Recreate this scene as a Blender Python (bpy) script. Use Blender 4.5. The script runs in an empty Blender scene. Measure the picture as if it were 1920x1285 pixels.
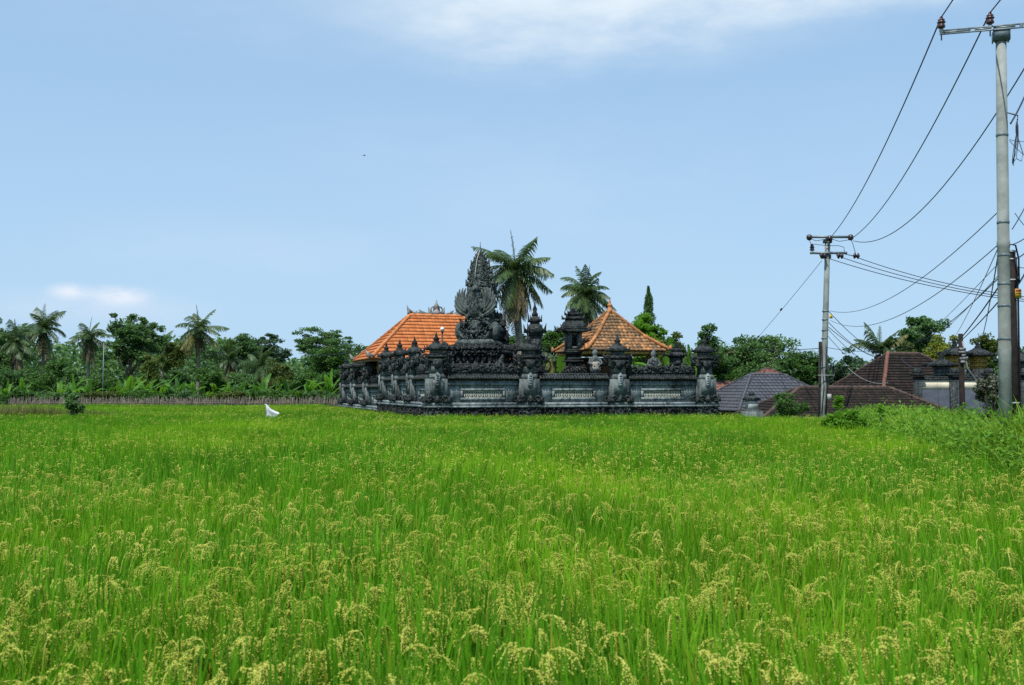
import bpy, math, random
import numpy as np
from mathutils import Vector

random.seed(7)
RNG = np.random.default_rng(11)
C = bpy.context.scene.collection
SC = bpy.context.scene
PI = math.pi
R = math.radians

# ------------------------------------------------------------------ camera
CAMZ = 2.25
FPX = 1867.0                      # focal length in photo pixels (35 mm on 36 mm)
HORIZON = 728.0
PITCH = math.atan((HORIZON - 642.5) / FPX)
cam_data = bpy.data.cameras.new("camera")
cam = bpy.data.objects.new("camera", cam_data)
C.objects.link(cam)
cam.location = (0, 0, CAMZ)
cam.rotation_euler = (PI / 2 + PITCH, 0, 0)
cam_data.sensor_width = 36.0
cam_data.lens = FPX / 1920 * 36
cam_data.clip_start = 0.1
cam_data.clip_end = 6000
cam_data.dof.use_dof = True
cam_data.dof.focus_distance = 42
cam_data.dof.aperture_fstop = 4.0
SC.camera = cam

# ------------------------------------------------------------------ world, sun, exposure
SUN_EL, SUN_AZ = R(60), R(205)     # azimuth clockwise from +Y (the view direction)
W = bpy.data.worlds.new("World")
SC.world = W
W.use_nodes = True
nt = W.node_tree
nt.nodes.clear()
def N(t, **kw):
    n = nt.nodes.new(t)
    for k, v in kw.items():
        setattr(n, k, v)
    return n
L = lambda a, b: nt.links.new(a, b)
wout = N('ShaderNodeOutputWorld')
bg = N('ShaderNodeBackground')
bg.inputs['Strength'].default_value = 0.105
sky = N('ShaderNodeTexSky', sky_type='NISHITA')
sky.sun_disc = False
sky.sun_elevation = SUN_EL
sky.sun_rotation = SUN_AZ
sky.altitude = 50
sky.air_density = 1.0
sky.dust_density = 1.2
sky.ozone_density = 2.0
tc = N('ShaderNodeTexCoord')
# even, milky tropical sky: pull the sky texture towards a pale blue
milk = N('ShaderNodeMix', data_type='RGBA')
milk.inputs['Factor'].default_value = 0.72
milk.inputs[7].default_value = (3.50, 5.70, 8.35, 1)
L(sky.outputs[0], milk.inputs[6])
sep = N('ShaderNodeSeparateXYZ'); L(tc.outputs['Generated'], sep.inputs[0])
hz = N('ShaderNodeMapRange', interpolation_type='SMOOTHSTEP')
hz.inputs['From Min'].default_value = 0.40
hz.inputs['From Max'].default_value = 0.0
L(sep.outputs['Z'], hz.inputs['Value'])
hzm = N('ShaderNodeMix', data_type='RGBA')
hzs = N('ShaderNodeMath', operation='MULTIPLY'); hzs.inputs[1].default_value = 0.55
L(hz.outputs[0], hzs.inputs[0]); L(hzs.outputs[0], hzm.inputs['Factor'])
L(milk.outputs[2], hzm.inputs[6]); hzm.inputs[7].default_value = (4.7, 6.7, 8.5, 1)
prev = hzm.outputs[2]
def pix_dir(px, py):
    a = PITCH
    xc, yc = (px - 960) / FPX, (642.5 - py) / FPX
    v = Vector((xc, math.cos(a) - yc * math.sin(a), math.sin(a) + yc * math.cos(a)))
    return v
def cloud(px, py, wx, wz, strength, scale, col, prev, lo=0.35, hi=0.75):
    d = pix_dir(px, py).normalized()
    sub = N('ShaderNodeVectorMath', operation='SUBTRACT'); L(tc.outputs['Generated'], sub.inputs[0])
    sub.inputs[1].default_value = d
    mul = N('ShaderNodeVectorMath', operation='MULTIPLY'); L(sub.outputs[0], mul.inputs[0])
    mul.inputs[1].default_value = (1 / wx, 1 / wx, 1 / wz)
    ln = N('ShaderNodeVectorMath', operation='LENGTH'); L(mul.outputs[0], ln.inputs[0])
    mr = N('ShaderNodeMapRange', interpolation_type='SMOOTHSTEP')
    mr.inputs['From Min'].default_value = 1.0; mr.inputs['From Max'].default_value = 0.0
    L(ln.outputs['Value'], mr.inputs['Value'])
    mp = N('ShaderNodeMapping'); L(tc.outputs['Generated'], mp.inputs[0])
    mp.inputs['Scale'].default_value = (scale, scale, scale * 2.6)
    no = N('ShaderNodeTexNoise'); L(mp.outputs[0], no.inputs['Vector'])
    no.inputs['Scale'].default_value = 1.0; no.inputs['Detail'].default_value = 7; no.inputs['Roughness'].default_value = 0.6
    nr = N('ShaderNodeMapRange', interpolation_type='SMOOTHSTEP'); L(no.outputs[0], nr.inputs['Value'])
    nr.inputs['From Min'].default_value = lo; nr.inputs['From Max'].default_value = hi
    m = N('ShaderNodeMath', operation='MULTIPLY'); L(mr.outputs[0], m.inputs[0]); L(nr.outputs[0], m.inputs[1])
    m2 = N('ShaderNodeMath', operation='MULTIPLY'); L(m.outputs[0], m2.inputs[0]); m2.inputs[1].default_value = strength
    m2.use_clamp = True
    mx = N('ShaderNodeMix', data_type='RGBA'); L(m2.outputs[0], mx.inputs['Factor'])
    L(prev, mx.inputs[6]); mx.inputs[7].default_value = col
    return mx.outputs[2]
white = (7.6, 8.4, 8.9, 1)
prev = cloud(1110, -5, 0.30, 0.090, 1.35, 6, white, prev, .26, .78)
prev = cloud(1560, -12, 0.22, 0.030, .8, 5, white, prev, .2, .7)
prev = cloud(1420, -50, 0.46, 0.085, 1.0, 5, white, prev, .3, .8)
prev = cloud(960, 70, 0.14, 0.06, .55, 8, white, prev, .3, .8)
prev = cloud(600, -60, 0.6, 0.12, .30, 3, white, prev, .3, .8)
prev = cloud(1100, 330, 0.6, 0.12, .22, 3.2, (6.4, 7.4, 8.8, 1), prev, .3, .8)
prev = cloud(132, 547, 0.026, 0.011, 1.0, 42, (7.2, 7.8, 8.7, 1), prev, .2, .6)
prev = cloud(226, 556, 0.038, 0.013, 1.15, 48, (7.2, 7.8, 8.7, 1), prev, .2, .6)
prev = cloud(190, 580, 0.16, 0.030, .55, 9, (6.4, 7.2, 8.4, 1), prev, .2, .7)
prev = cloud(420, 470, 0.30, 0.05, .35, 4, (6.4, 7.2, 8.6, 1), prev, .3, .8)
L(prev, bg.inputs['Color'])
L(bg.outputs[0], wout.inputs['Surface'])

sun_d = bpy.data.lights.new("sun", 'SUN')
sun_d.energy = 4.6
sun_d.angle = R(0.5)
sun_d.color = (1.0, 0.95, 0.87)
sun = bpy.data.objects.new("sun", sun_d)
C.objects.link(sun)
sdir = Vector((math.sin(SUN_AZ) * math.cos(SUN_EL), math.cos(SUN_AZ) * math.cos(SUN_EL), math.sin(SUN_EL)))
sun.rotation_euler = sdir.to_track_quat('Z', 'Y').to_euler()
sun.location = (-20, -20, 60)

vs = SC.view_settings
vs.view_transform = 'Standard'
vs.look = 'None'
vs.exposure = 0.12
vs.gamma = 1.0
vs.use_curve_mapping = False
SC.cycles.max_bounces = 7
SC.cycles.diffuse_bounces = 3
SC.cycles.glossy_bounces = 2
SC.cycles.transmission_bounces = 5
SC.cycles.transparent_max_bounces = 6
SC.cycles.caustics_reflective = False
SC.cycles.caustics_refractive = False
SC.cycles.use_denoising = False

# ------------------------------------------------------------------ helpers
def P(px, py, Y):
    d = pix_dir(px, py)
    t = Y / d.y
    return Vector((d.x * t, Y, CAMZ + d.z * t))
def zat(py, Y):
    return P(960, py, Y).z
def xat(px, Y):
    return P(px, HORIZON, Y).x

class MB:
    """collects numpy geometry and links it as ONE mesh object"""
    def __init__(self):
        self.v = []; self.f = []; self.n = 0
    def add(self, v, faces):
        v = np.asarray(v, dtype=np.float64).reshape(-1, 3)
        self.v.append(v)
        for f in faces:
            f = np.asarray(f, dtype=np.int64)
            if f.ndim == 1:
                f = f[None, :]
            self.f.append(f + self.n)
        self.n += len(v)
        return self
    def box(self, c, s, rz=0.0):
        return self.frustum((c[0], c[1], c[2] - s[2] / 2), s[0], s[1], s[0], s[1], s[2], rz)
    def bx(self, x0, x1, y0, y1, z0, z1):
        return self.frustum(((x0 + x1) / 2, (y0 + y1) / 2, z0), x1 - x0, y1 - y0, x1 - x0, y1 - y0, z1 - z0)
    def frustum(self, c, w0, d0, w1, d1, h, rz=0.0):
        q = np.array([(-1, -1), (1, -1), (1, 1), (-1, 1)]) / 2
        b = np.c_[q * (w0, d0), np.zeros(4)]; t = np.c_[q * (w1, d1), np.full(4, h)]
        v = np.r_[b, t]
        if rz:
            cs, sn = math.cos(rz), math.sin(rz)
            v[:, :2] = v[:, :2] @ np.array([[cs, sn], [-sn, cs]])
        return self.add(v + np.array(c), [[(3, 2, 1, 0), (4, 5, 6, 7), (0, 1, 5, 4), (1, 2, 6, 5), (2, 3, 7, 6), (3, 0, 4, 7)]])
    def lathe(self, c, prof, n=10, sx=1.0, sy=1.0):
        prof = np.array(prof, dtype=float); m = len(prof)
        a = np.arange(n) * 2 * PI / n + PI / n
        v = np.zeros((m, n, 3))
        v[:, :, 0] = prof[:, 0:1] * np.cos(a) * sx
        v[:, :, 1] = prof[:, 0:1] * np.sin(a) * sy
        v[:, :, 2] = prof[:, 1:2]
        i = np.arange(m - 1)[:, None] * n; j = np.arange(n); k = (j + 1) % n
        f = np.stack([i + j, i + k, i + n + k, i + n + j], -1).reshape(-1, 4)
        self.add(v.reshape(-1, 3) + np.array(c), [f, np.arange(n)[::-1], np.arange(n) + (m - 1) * n])
        return self
    def tube(self, pts, r, n=6, flat=None):
        p = np.array([tuple(q) for q in pts], dtype=float); m = len(p)
        r = np.full(m, r, dtype=float) if np.isscalar(r) else np.array(r, dtype=float)
        t = np.gradient(p, axis=0); t /= np.linalg.norm(t, axis=1, keepdims=True) + 1e-12
        ref = np.array([0, 0, 1.0]) if abs(t[:, 2]).mean() < 0.8 else np.array([0, 1.0, 0])
        if flat is not None:
            ref = np.array(flat, dtype=float)
        s = np.cross(t, ref); s /= np.linalg.norm(s, axis=1, keepdims=True) + 1e-12
        u = np.cross(s, t)
        k = 1.0 if flat is None else 0.55
        a = np.arange(n) * 2 * PI / n
        v = p[:, None] + r[:, None, None] * (np.cos(a)[None, :, None] * s[:, None] + k * np.sin(a)[None, :, None] * u[:, None])
        i = np.arange(m - 1)[:, None] * n; j = np.arange(n); q = (j + 1) % n
        f = np.stack([i + j, i + q, i + n + q, i + n + j], -1).reshape(-1, 4)
        self.add(v.reshape(-1, 3), [f, np.arange(n)[::-1], np.arange(n) + (m - 1) * n])
        return self
    def ball(self, c, r, n=8, m=5):
        r = (r, r, r) if np.isscalar(r) else r
        a = np.linspace(-PI / 2 + .12, PI / 2 - .12, m)
        prof = [(math.cos(x), math.sin(x) * r[2]) for x in a]
        return self.lathe(c, prof, n, r[0], r[1])
    def prism(self, outline, y0, y1, c=(0, 0, 0)):
        """outline in local x,z extruded along y"""
        o = np.array(outline, dtype=float); n = len(o)
        v = np.r_[np.c_[o[:, 0], np.full(n, y0), o[:, 1]], np.c_[o[:, 0], np.full(n, y1), o[:, 1]]] + np.array(c)
        j = np.arange(n); k = (j + 1) % n
        self.add(v, [np.stack([j, k, k + n, j + n], -1), j[::-1], j + n])
        return self
    def curl(self, c, size, side=1, turns=1.15, r0=None, rz=0.0, up=1):
        """a carved scroll in the local xz plane, rising outwards and rolling in"""
        n = 13
        t = np.linspace(0, 1, n)
        ang = -PI / 2 + t * turns * 2 * PI
        rad = size * (1 - 0.80 * t) * .5
        x = rad * np.cos(ang); z = rad * np.sin(ang) + size * .5
        x = x * side; z = z * up
        p = np.c_[x * math.cos(rz), x * math.sin(rz), z] + np.array(c)
        r0 = r0 or size * .16
        self.tube(p, r0 * (1 - 0.55 * t), 5)
        return self
    def flame(self, c, w, h, d=.08, lean=0.0):
        o = [(-w / 2, 0), (w / 2, 0), (w * .42, h * .35), (w * .15 + lean * .6, h * .62), (lean, h), (-w * .25 + lean * .5, h * .6), (-w * .45, h * .3)]
        return self.prism(o, -d / 2, d / 2, c)
    def build(self, name, mat, parent=None, loc=(0, 0, 0), rz=0.0, smooth=False, coll=True):
        me = bpy.data.meshes.new(name)
        v = np.concatenate(self.v) if self.v else np.zeros((0, 3))
        me.vertices.add(len(v)); me.vertices.foreach_set('co', v.astype(np.float32).ravel())
        if self.f:
            tot = np.concatenate([np.full(len(f), f.shape[1]) for f in self.f]).astype(np.int32)
            idx = np.concatenate([f.ravel() for f in self.f]).astype(np.int32)
            me.loops.add(len(idx)); me.loops.foreach_set('vertex_index', idx)
            me.polygons.add(len(tot))
            st = np.r_[0, np.cumsum(tot)[:-1]].astype(np.int32)
            me.polygons.foreach_set('loop_start', st)
            me.polygons.foreach_set('loop_total', tot)
            if smooth:
                me.polygons.foreach_set('use_smooth', np.ones(len(tot), dtype=bool))
        me.update(calc_edges=True); me.validate()
        if mat is not None:
            me.materials.append(mat)
        o = bpy.data.objects.new(name, me)
        if coll:
            C.objects.link(o)
        o.location = loc; o.rotation_euler = (0, 0, rz)
        if parent is not None:
            o.parent = parent
        return o

def tag(o, label, cat, group=None, kind=None):
    if label: o['label'] = label
    if cat: o['category'] = cat
    if group: o['group'] = group
    if kind: o['kind'] = kind
    return o
def thing(name, label, cat, loc=(0, 0, 0), rz=0.0, group=None):
    o = bpy.data.objects.new(name, None); C.objects.link(o)
    o.empty_display_size = 0.3
    o.location = loc; o.rotation_euler = (0, 0, rz)
    return tag(o, label, cat, group)
def copy_tree(o, parent=None):
    c = o.copy(); C.objects.link(c)
    if parent is not None: c.parent = parent
    for ch in list(o.children):
        copy_tree(ch, c)
    return c

# ------------------------------------------------------------------ materials
def newmat(name):
    m = bpy.data.materials.new(name); m.use_nodes = True
    t = m.node_tree; t.nodes.clear()
    return m, t
class MT:
    def __init__(self, name):
        self.m, self.t = newmat(name)
    def n(self, typ, ins=None, **kw):
        x = self.t.nodes.new(typ)
        for k, v in kw.items(): setattr(x, k, v)
        for k, v in (ins or {}).items():
            if hasattr(v, 'is_output'): self.t.links.new(v, x.inputs[k])
            else: x.inputs[k].default_value = v
        return x
    def mix(self, f, a, b, blend='MIX'):
        x = self.n('ShaderNodeMix', data_type='RGBA', blend_type=blend)
        for i, v in ((0, f), (6, a), (7, b)):
            if hasattr(v, 'is_output'): self.t.links.new(v, x.inputs[i])
            else: x.inputs[i].default_value = (*v, 1) if isinstance(v, tuple) and len(v) == 3 else v
        return x.outputs[2]
    def noise(self, vec, scale, detail=5, rough=.6):
        x = self.n('ShaderNodeTexNoise', {'Scale': scale, 'Detail': detail, 'Roughness': rough})
        if vec is not None: self.t.links.new(vec, x.inputs['Vector'])
        return x.outputs[0]
    def ramp(self, v, a, b, lo=0., hi=1.):
        return self.n('ShaderNodeMapRange', {'Value': v, 'From Min': a, 'From Max': b, 'To Min': lo, 'To Max': hi}, interpolation_type='SMOOTHSTEP').outputs[0]
    def out(self, sh):
        o = self.n('ShaderNodeOutputMaterial'); self.t.links.new(sh, o.inputs[0]); return self.m
    def pos(self): return self.n('ShaderNodeNewGeometry').outputs['Position']
    def island(self): return self.n('ShaderNodeNewGeometry').outputs['Random Per Island']
    def obj(self): return self.n('ShaderNodeTexCoord').outputs['Object']
    def scalevec(self, v, s):
        return self.n('ShaderNodeMapping', {'Vector': v, 'Scale': s}).outputs[0]

def foliage(name, dark, light, trans, tf=.35, rough=.55, patch=.35, spec=.35):
    k = MT(name)
    g = k.n('ShaderNodeNewGeometry')
    nz = k.noise(g.outputs['Position'], patch, 3)
    a = k.n('ShaderNodeMath', {0: g.outputs['Random Per Island'], 1: k.ramp(nz, .3, .7)}, operation='ADD').outputs[0]
    a = k.n('ShaderNodeMath', {0: a, 1: .5}, operation='MULTIPLY').outputs[0]
    col = k.mix(a, dark, light)
    p = k.n('ShaderNodeBsdfPrincipled', {'Base Color': col, 'Roughness': rough, 'Specular IOR Level': spec})
    tr = k.n('ShaderNodeBsdfTranslucent', {'Color': k.mix(a, tuple(c * .75 for c in trans), trans)})
    ms = k.n('ShaderNodeMixShader', {0: tf, 1: p.outputs[0], 2: tr.outputs[0]})
    return k.out(ms.outputs[0])

def stone(name, dark, mid, light, bias=.5, bump=.5, carve=0.0, scale=1.0):
    k = MT(name)
    o = k.pos()
    big = k.noise(o, .9 * scale, 6, .65)
    streak = k.noise(k.scalevec(o, (3.2, 3.2, .45)), 1.6 * scale, 5, .6)
    fine = k.noise(o, 9 * scale, 4, .7)
    f = k.n('ShaderNodeMath', {0: big, 1: streak}, operation='ADD').outputs[0]
    f = k.ramp(f, bias * 2 - .28, bias * 2 + .28)
    c = k.mix(f, dark, mid)
    c = k.mix(k.ramp(fine, .52, .72), c, light)
    c = k.mix(k.ramp(k.noise(o, 3.1 * scale, 5, .7), .56, .7, 0, .8), c, tuple(x * .35 for x in dark))
    h = k.n('ShaderNodeMath', {0: fine, 1: .5}, operation='MULTIPLY').outputs[0]
    if carve:
        vo = k.n('ShaderNodeTexVoronoi', {'Vector': o, 'Scale': carve}, feature='F1').outputs[0]
        h = k.n('ShaderNodeMath', {0: h, 1: vo}, operation='ADD').outputs[0]
    b = k.n('ShaderNodeBump', {'Height': h, 'Strength': bump, 'Distance': .06})
    p = k.n('ShaderNodeBsdfPrincipled', {'Base Color': c, 'Roughness': .85, 'Specular IOR Level': .25, 'Normal': b.outputs[0]})
    return k.out(p.outputs[0])

def plain(name, col, rough=.6, var=.25, scale=4., metal=0.0, spec=.4, island=0.0, dirt=None, bump=.15):
    k = MT(name)
    g = k.n('ShaderNodeNewGeometry')
    nz = k.noise(g.outputs['Position'], scale, 5)
    c = k.mix(k.ramp(nz, .3, .7), tuple(x * (1 - var) for x in col), tuple(min(1, x * (1 + var)) for x in col))
    if island:
        c = k.mix(k.n('ShaderNodeMath', {0: g.outputs['Random Per Island'], 1: island}, operation='MULTIPLY').outputs[0], c, tuple(x * .45 for x in col))
    if dirt:
        c = k.mix(k.ramp(k.noise(g.outputs['Position'], scale * .35, 6, .7), .5, .68, 0, .85), c, dirt)
    b = k.n('ShaderNodeBump', {'Height': nz, 'Strength': bump, 'Distance': .02})
    p = k.n('ShaderNodeBsdfPrincipled', {'Base Color': c, 'Roughness': rough, 'Metallic': metal, 'Specular IOR Level': spec, 'Normal': b.outputs[0]})
    return k.out(p.outputs[0])

def rooftile(name, a, b, moss, mossy=.5, rough=.75):
    k = MT(name)
    g = k.n('ShaderNodeNewGeometry')
    c = k.mix(g.outputs['Random Per Island'], a, b)
    st = k.noise(k.scalevec(g.outputs['Position'], (2.2, 2.2, .8)), 1.5, 6, .7)
    fine = k.noise(g.outputs['Position'], 7, 4, .7)
    m = k.n('ShaderNodeMath', {0: st, 1: fine}, operation='ADD').outputs[0]
    m = k.n('ShaderNodeMath', {0: m, 1: k.n('ShaderNodeMath', {0: g.outputs['Random Per Island'], 1: .25}, operation='MULTIPLY').outputs[0]}, operation='ADD').outputs[0]
    c = k.mix(k.ramp(m, 1.35 - mossy * .5, 1.65 - mossy * .5, 0, .92), c, moss)
    p = k.n('ShaderNodeBsdfPrincipled', {'Base Color': c, 'Roughness': rough, 'Specular IOR Level': .3})
    return k.out(p.outputs[0])

M = {}
M['leaf_dark'] = foliage('leaf_dark', (.036, .096, .034), (.140, .255, .078), (.14, .29, .06), .36, spec=.25)
M['leaf_mid'] = foliage('leaf_mid', (.026, .080, .016), (.085, .185, .030), (.11, .26, .03), .35)
M['leaf_lime'] = foliage('leaf_lime', (.065, .18, .012), (.17, .36, .03), (.22, .46, .03), .42, spec=.2)
M['leaf_olive'] = foliage('leaf_olive', (.045, .075, .015), (.12, .17, .03), (.16, .22, .03), .35)
M['leaf_yellow'] = foliage('leaf_yellow', (.10, .14, .012), (.24, .28, .03), (.25, .30, .03), .35)
M['leaf_blue'] = foliage('leaf_blue', (.034, .080, .044), (.10, .185, .090), (.09, .19, .06), .3)
M['palm'] = foliage('palm_green', (.028, .068, .024), (.105, .170, .052), (.12, .20, .035), .32, .45, spec=.4)
M['palm_olive'] = foliage('palm_olive', (.06, .075, .018), (.19, .19, .045), (.22, .22, .04), .3)
M['palm_dead'] = foliage('palm_dead', (.09, .075, .035), (.20, .17, .08), (.15, .12, .05), .2)
M['banana_dark'] = foliage('banana_leaf_dark', (.028, .095, .016), (.085, .22, .04), (.12, .30, .03), .4, .5, spec=.3)
M['banana'] = foliage('banana_leaf', (.036, .13, .012), (.15, .34, .035), (.20, .46, .03), .42, .5, spec=.3)
M['wild'] = foliage('wild_grass', (.040, .14, .010), (.34, .50, .06), (.32, .55, .03), .38, .6, patch=.5, spec=.15)
M['bark'] = plain('bark', (.16, .135, .105), .9, .4, 3, dirt=(.05, .05, .04), bump=.5)
M['palm_bark'] = plain('palm_bark', (.20, .18, .14), .9, .35, 5, dirt=(.08, .075, .06), bump=.5)
M['stone_wall'] = stone('wall_stone', (.030, .038, .042), (.235, .28, .285), (.33, .37, .375), .468, .35)
M['stone_pillar'] = stone('pillar_stone', (.026, .033, .034), (.150, .182, .180), (.23, .26, .25), .50, .45)
M['stone_dark'] = stone('carved_stone', (.012, .015, .016), (.045, .055, .055), (.11, .125, .12), .5, .9, 7.)
M['stone_padma'] = stone('throne_stone', (.020, .026, .026), (.080, .104, .098), (.17, .20, .185), .47, .8, 5.)
M['stone_wing'] = stone('wing_stone', (.028, .036, .034), (.105, .130, .122), (.18, .21, .19), .48, .4)
M['stone_black'] = stone('weathered_lava_stone', (.008, .009, .010), (.022, .026, .027), (.06, .068, .066), .52, .9, 6.)
M['lattice'] = plain('lattice_stone', (.42, .43, .37), .85, .25, 6)
M['tile_orange'] = rooftile('orange_roof_tile', (.58, .195, .060), (.44, .135, .040), (.20, .09, .045), .28)
M['tile_old'] = rooftile('weathered_orange_tile', (.54, .26, .10), (.36, .15, .055), (.11, .085, .05), .82)
M['tile_brown'] = rooftile('mossy_brown_tile', (.042, .028, .023), (.022, .017, .015), (.014, .013, .010), .75, .95)
M['tile_grey'] = rooftile('grey_roof_tile', (.082, .088, .105), (.060, .064, .078), (.045, .047, .055), .25, .6)
M['tile_red'] = rooftile('dull_red_tile', (.30, .13, .09), (.20, .09, .06), (.07, .06, .05), .6)
M['ridge_orange'] = plain('orange_ridge_tile', (.50, .18, .06), .75, .3, 5)
M['ridge_old'] = plain('old_ridge_tile', (.42, .18, .065), .8, .35, 4, dirt=(.14, .10, .06))
M['ridge_brown'] = plain('brown_ridge_tile', (.075, .052, .042), .9, .4, 4)
M['ridge_pink'] = plain('pinkish_ridge_tile', (.17, .075, .058), .9, .4, 4, dirt=(.08, .05, .04))
M['ridge_grey'] = plain('grey_ridge_tile', (.055, .06, .072), .65, .3, 4)
M['ornament'] = plain('grey_ornament', (.20, .20, .20), .8, .4, 5, dirt=(.07, .07, .07))
M['concrete'] = plain('pole_concrete', (.235, .262, .245), .85, .22, 2.5, dirt=(.15, .16, .14), bump=.3)
M['steel'] = plain('galvanised_steel', (.14, .18, .20), .5, .3, 8, metal=.3)
M['insul_brown'] = plain('brown_porcelain', (.085, .032, .026), .35, .3, 6, spec=.6)
M['insul_dark'] = plain('dark_porcelain', (.035, .022, .03), .35, .3, 6, spec=.6)
M['cable'] = plain('cable_sheath', (.015, .018, .030), .6, .2, 4)
M['wire_grey'] = plain('grey_wire', (.10, .12, .15), .6, .2, 4)
M['wood_pole'] = plain('dark_wood_pole', (.022, .0175, .016), .9, .35, 5, bump=.4, spec=.15)
M['wood'] = plain('wood', (.20, .12, .05), .7, .35, 5)
M['gold'] = plain('gold_paint', (.45, .30, .07), .5, .3, 8)
M['cloth_white'] = plain('white_cloth', (.72, .74, .80), .8, .06, 3)
M['cloth_beige'] = plain('faded_cloth', (.33, .32, .28), .9, .2, 5)
M['cloth_red'] = plain('red_cloth', (.18, .03, .03), .9, .3, 6)
M['lamp'] = plain('lamp_globe_glass', (.70, .68, .66), .25, .08, 3, spec=.5)
M['iron'] = plain('black_iron', (.02, .02, .022), .5, .2, 5)
M['cream'] = plain('cream_plaster', (.70, .65, .50), .9, .12, 2, dirt=(.40, .37, .30))
M['greyband'] = plain('grey_plaster', (.050, .062, .085), .9, .2, 2)
M['brick_yellow'] = plain('yellow_brick', (.40, .26, .055), .9, .35, 8, dirt=(.16, .11, .04))
M['plaster'] = plain('stained_plaster', (.42, .43, .42), .9, .2, 3, dirt=(.13, .14, .13))
M['housewall'] = plain('house_wall', (.30, .27, .23), .9, .2, 2)
M['yellow_sign'] = plain('yellow_sign', (.55, .36, .03), .5, .1, 5)
M['red_sign'] = plain('red_sign', (.35, .04, .02), .5, .1, 5)
M['box_grey'] = plain('meter_box', (.33, .34, .33), .5, .15, 5)
M['sticks'] = plain('dry_sticks', (.17, .145, .125), .95, .4, 3, island=.7)
M['feather'] = plain('dark_feathers', (.02, .02, .02), .8, .2, 5)

def soil():
    k = MT('field_soil')
    o = k.pos()
    c = k.mix(k.ramp(k.noise(o, .25, 6), .35, .65), (.040, .060, .016), (.060, .085, .020))
    c = k.mix(k.ramp(k.noise(o, 6, 5, .7), .45, .7), c, (.030, .035, .015))
    p = k.n('ShaderNodeBsdfPrincipled', {'Base Color': c, 'Roughness': .95, 'Specular IOR Level': .2})
    return k.out(p.outputs[0])
M['soil'] = soil()

def rice_mat(name, cols, trans, tf, yellow):
    """blade colours vary per blade, per clump and in drifts over the field"""
    k = MT(name)
    g = k.n('ShaderNodeNewGeometry')
    rnd = g.outputs['Random Per Island']
    inst = k.n('ShaderNodeObjectInfo').outputs['Random']
    drift = k.noise(k.scalevec(g.outputs['Position'], (.16, .10, 0.0)), 1.0, 4, .6)
    spot = k.noise(k.scalevec(g.outputs['Position'], (1.1, .9, 0.0)), 1.0, 3, .6)
    f = k.n('ShaderNodeMath', {0: rnd, 1: inst}, operation='ADD').outputs[0]
    f = k.n('ShaderNodeMath', {0: f, 1: .36}, operation='MULTIPLY').outputs[0]
    f = k.n('ShaderNodeMath', {0: f, 1: k.ramp(spot, .35, .65, 0, .34)}, operation='ADD').outputs[0]
    c = k.mix(f, cols[0], cols[1])
    c = k.mix(k.ramp(drift, .42, .68, 0, .8), c, yellow)
    dd = k.noise(k.scalevec(g.outputs['Position'], (.22, .13, 0.0)), 1.0, 4, .6)
    c = k.mix(k.ramp(dd, .48, .66, 0, .42), c, (.020, .115, .006))
    odd = k.ramp(rnd, .955, .975)
    c = k.mix(odd, c, (.32, .28, .03))
    p = k.n('ShaderNodeBsdfPrincipled', {'Base Color': c, 'Roughness': .6, 'Specular IOR Level': .18})
    tr = k.n('ShaderNodeBsdfTranslucent', {'Color': k.mix(.5, c, trans)})
    ms = k.n('ShaderNodeMixShader', {0: tf, 1: p.outputs[0], 2: tr.outputs[0]})
    return k.out(ms.outputs[0])
M['rice_blade'] = rice_mat('rice_blade', ((.014, .088, .005), (.180, .45, .014)), (.22, .56, .010), .38, (.31, .53, .014))
M['rice_grain'] = foliage('rice_grain', (.46, .54, .055), (.84, .82, .20), (.70, .74, .10), .38, .6, patch=.3)

# ------------------------------------------------------------------ ground (one sheet to the horizon)
def rice_right(Y):            # right-hand edge of the paddy
    return 8.5 + (Y - 16.6) * .211 if Y < 45 else 14.5 + (Y - 45) * .1
def ss(a, b, x):
    t = min(1, max(0, (x - a) / (b - a))); return t * t * (3 - 2 * t)
def ground_h(x, y):
    e = x - rice_right(max(4, min(y, 60)))
    h = .60 * ss(-.4, .9, e) * ss(5, 12, y)                       # bank beside the paddy
    low = ss(2.5, 5.5, e) * ss(36, 44, y)                          # the houses stand lower
    low = max(low, ss(11.5, 14, x) * ss(46.5, 50, y)) * (1 - ss(75, 110, y))
    h = h * (1 - low) - 1.6 * low
    return h
gx = np.r_[-3000, -1500, -700, -300, -150, np.arange(-90, 91, 1.5), 150, 300, 700, 1500, 3000]
gy = np.r_[-300, -100, -40, np.arange(-10, 131, 1.5), 180, 300, 700, 1500, 3500]
gv = np.array([[(x, y, ground_h(x, y)) for x in gx] for y in gy]).reshape(-1, 3)
nx, ny = len(gx), len(gy)
i = np.arange(ny - 1)[:, None] * nx + np.arange(nx - 1)[None]
g = MB().add(gv, [np.stack([i, i + 1, i + nx + 1, i + nx], -1).reshape(-1, 4)]).build('ground', M['soil'], smooth=True)
g['kind'] = 'structure'

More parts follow.
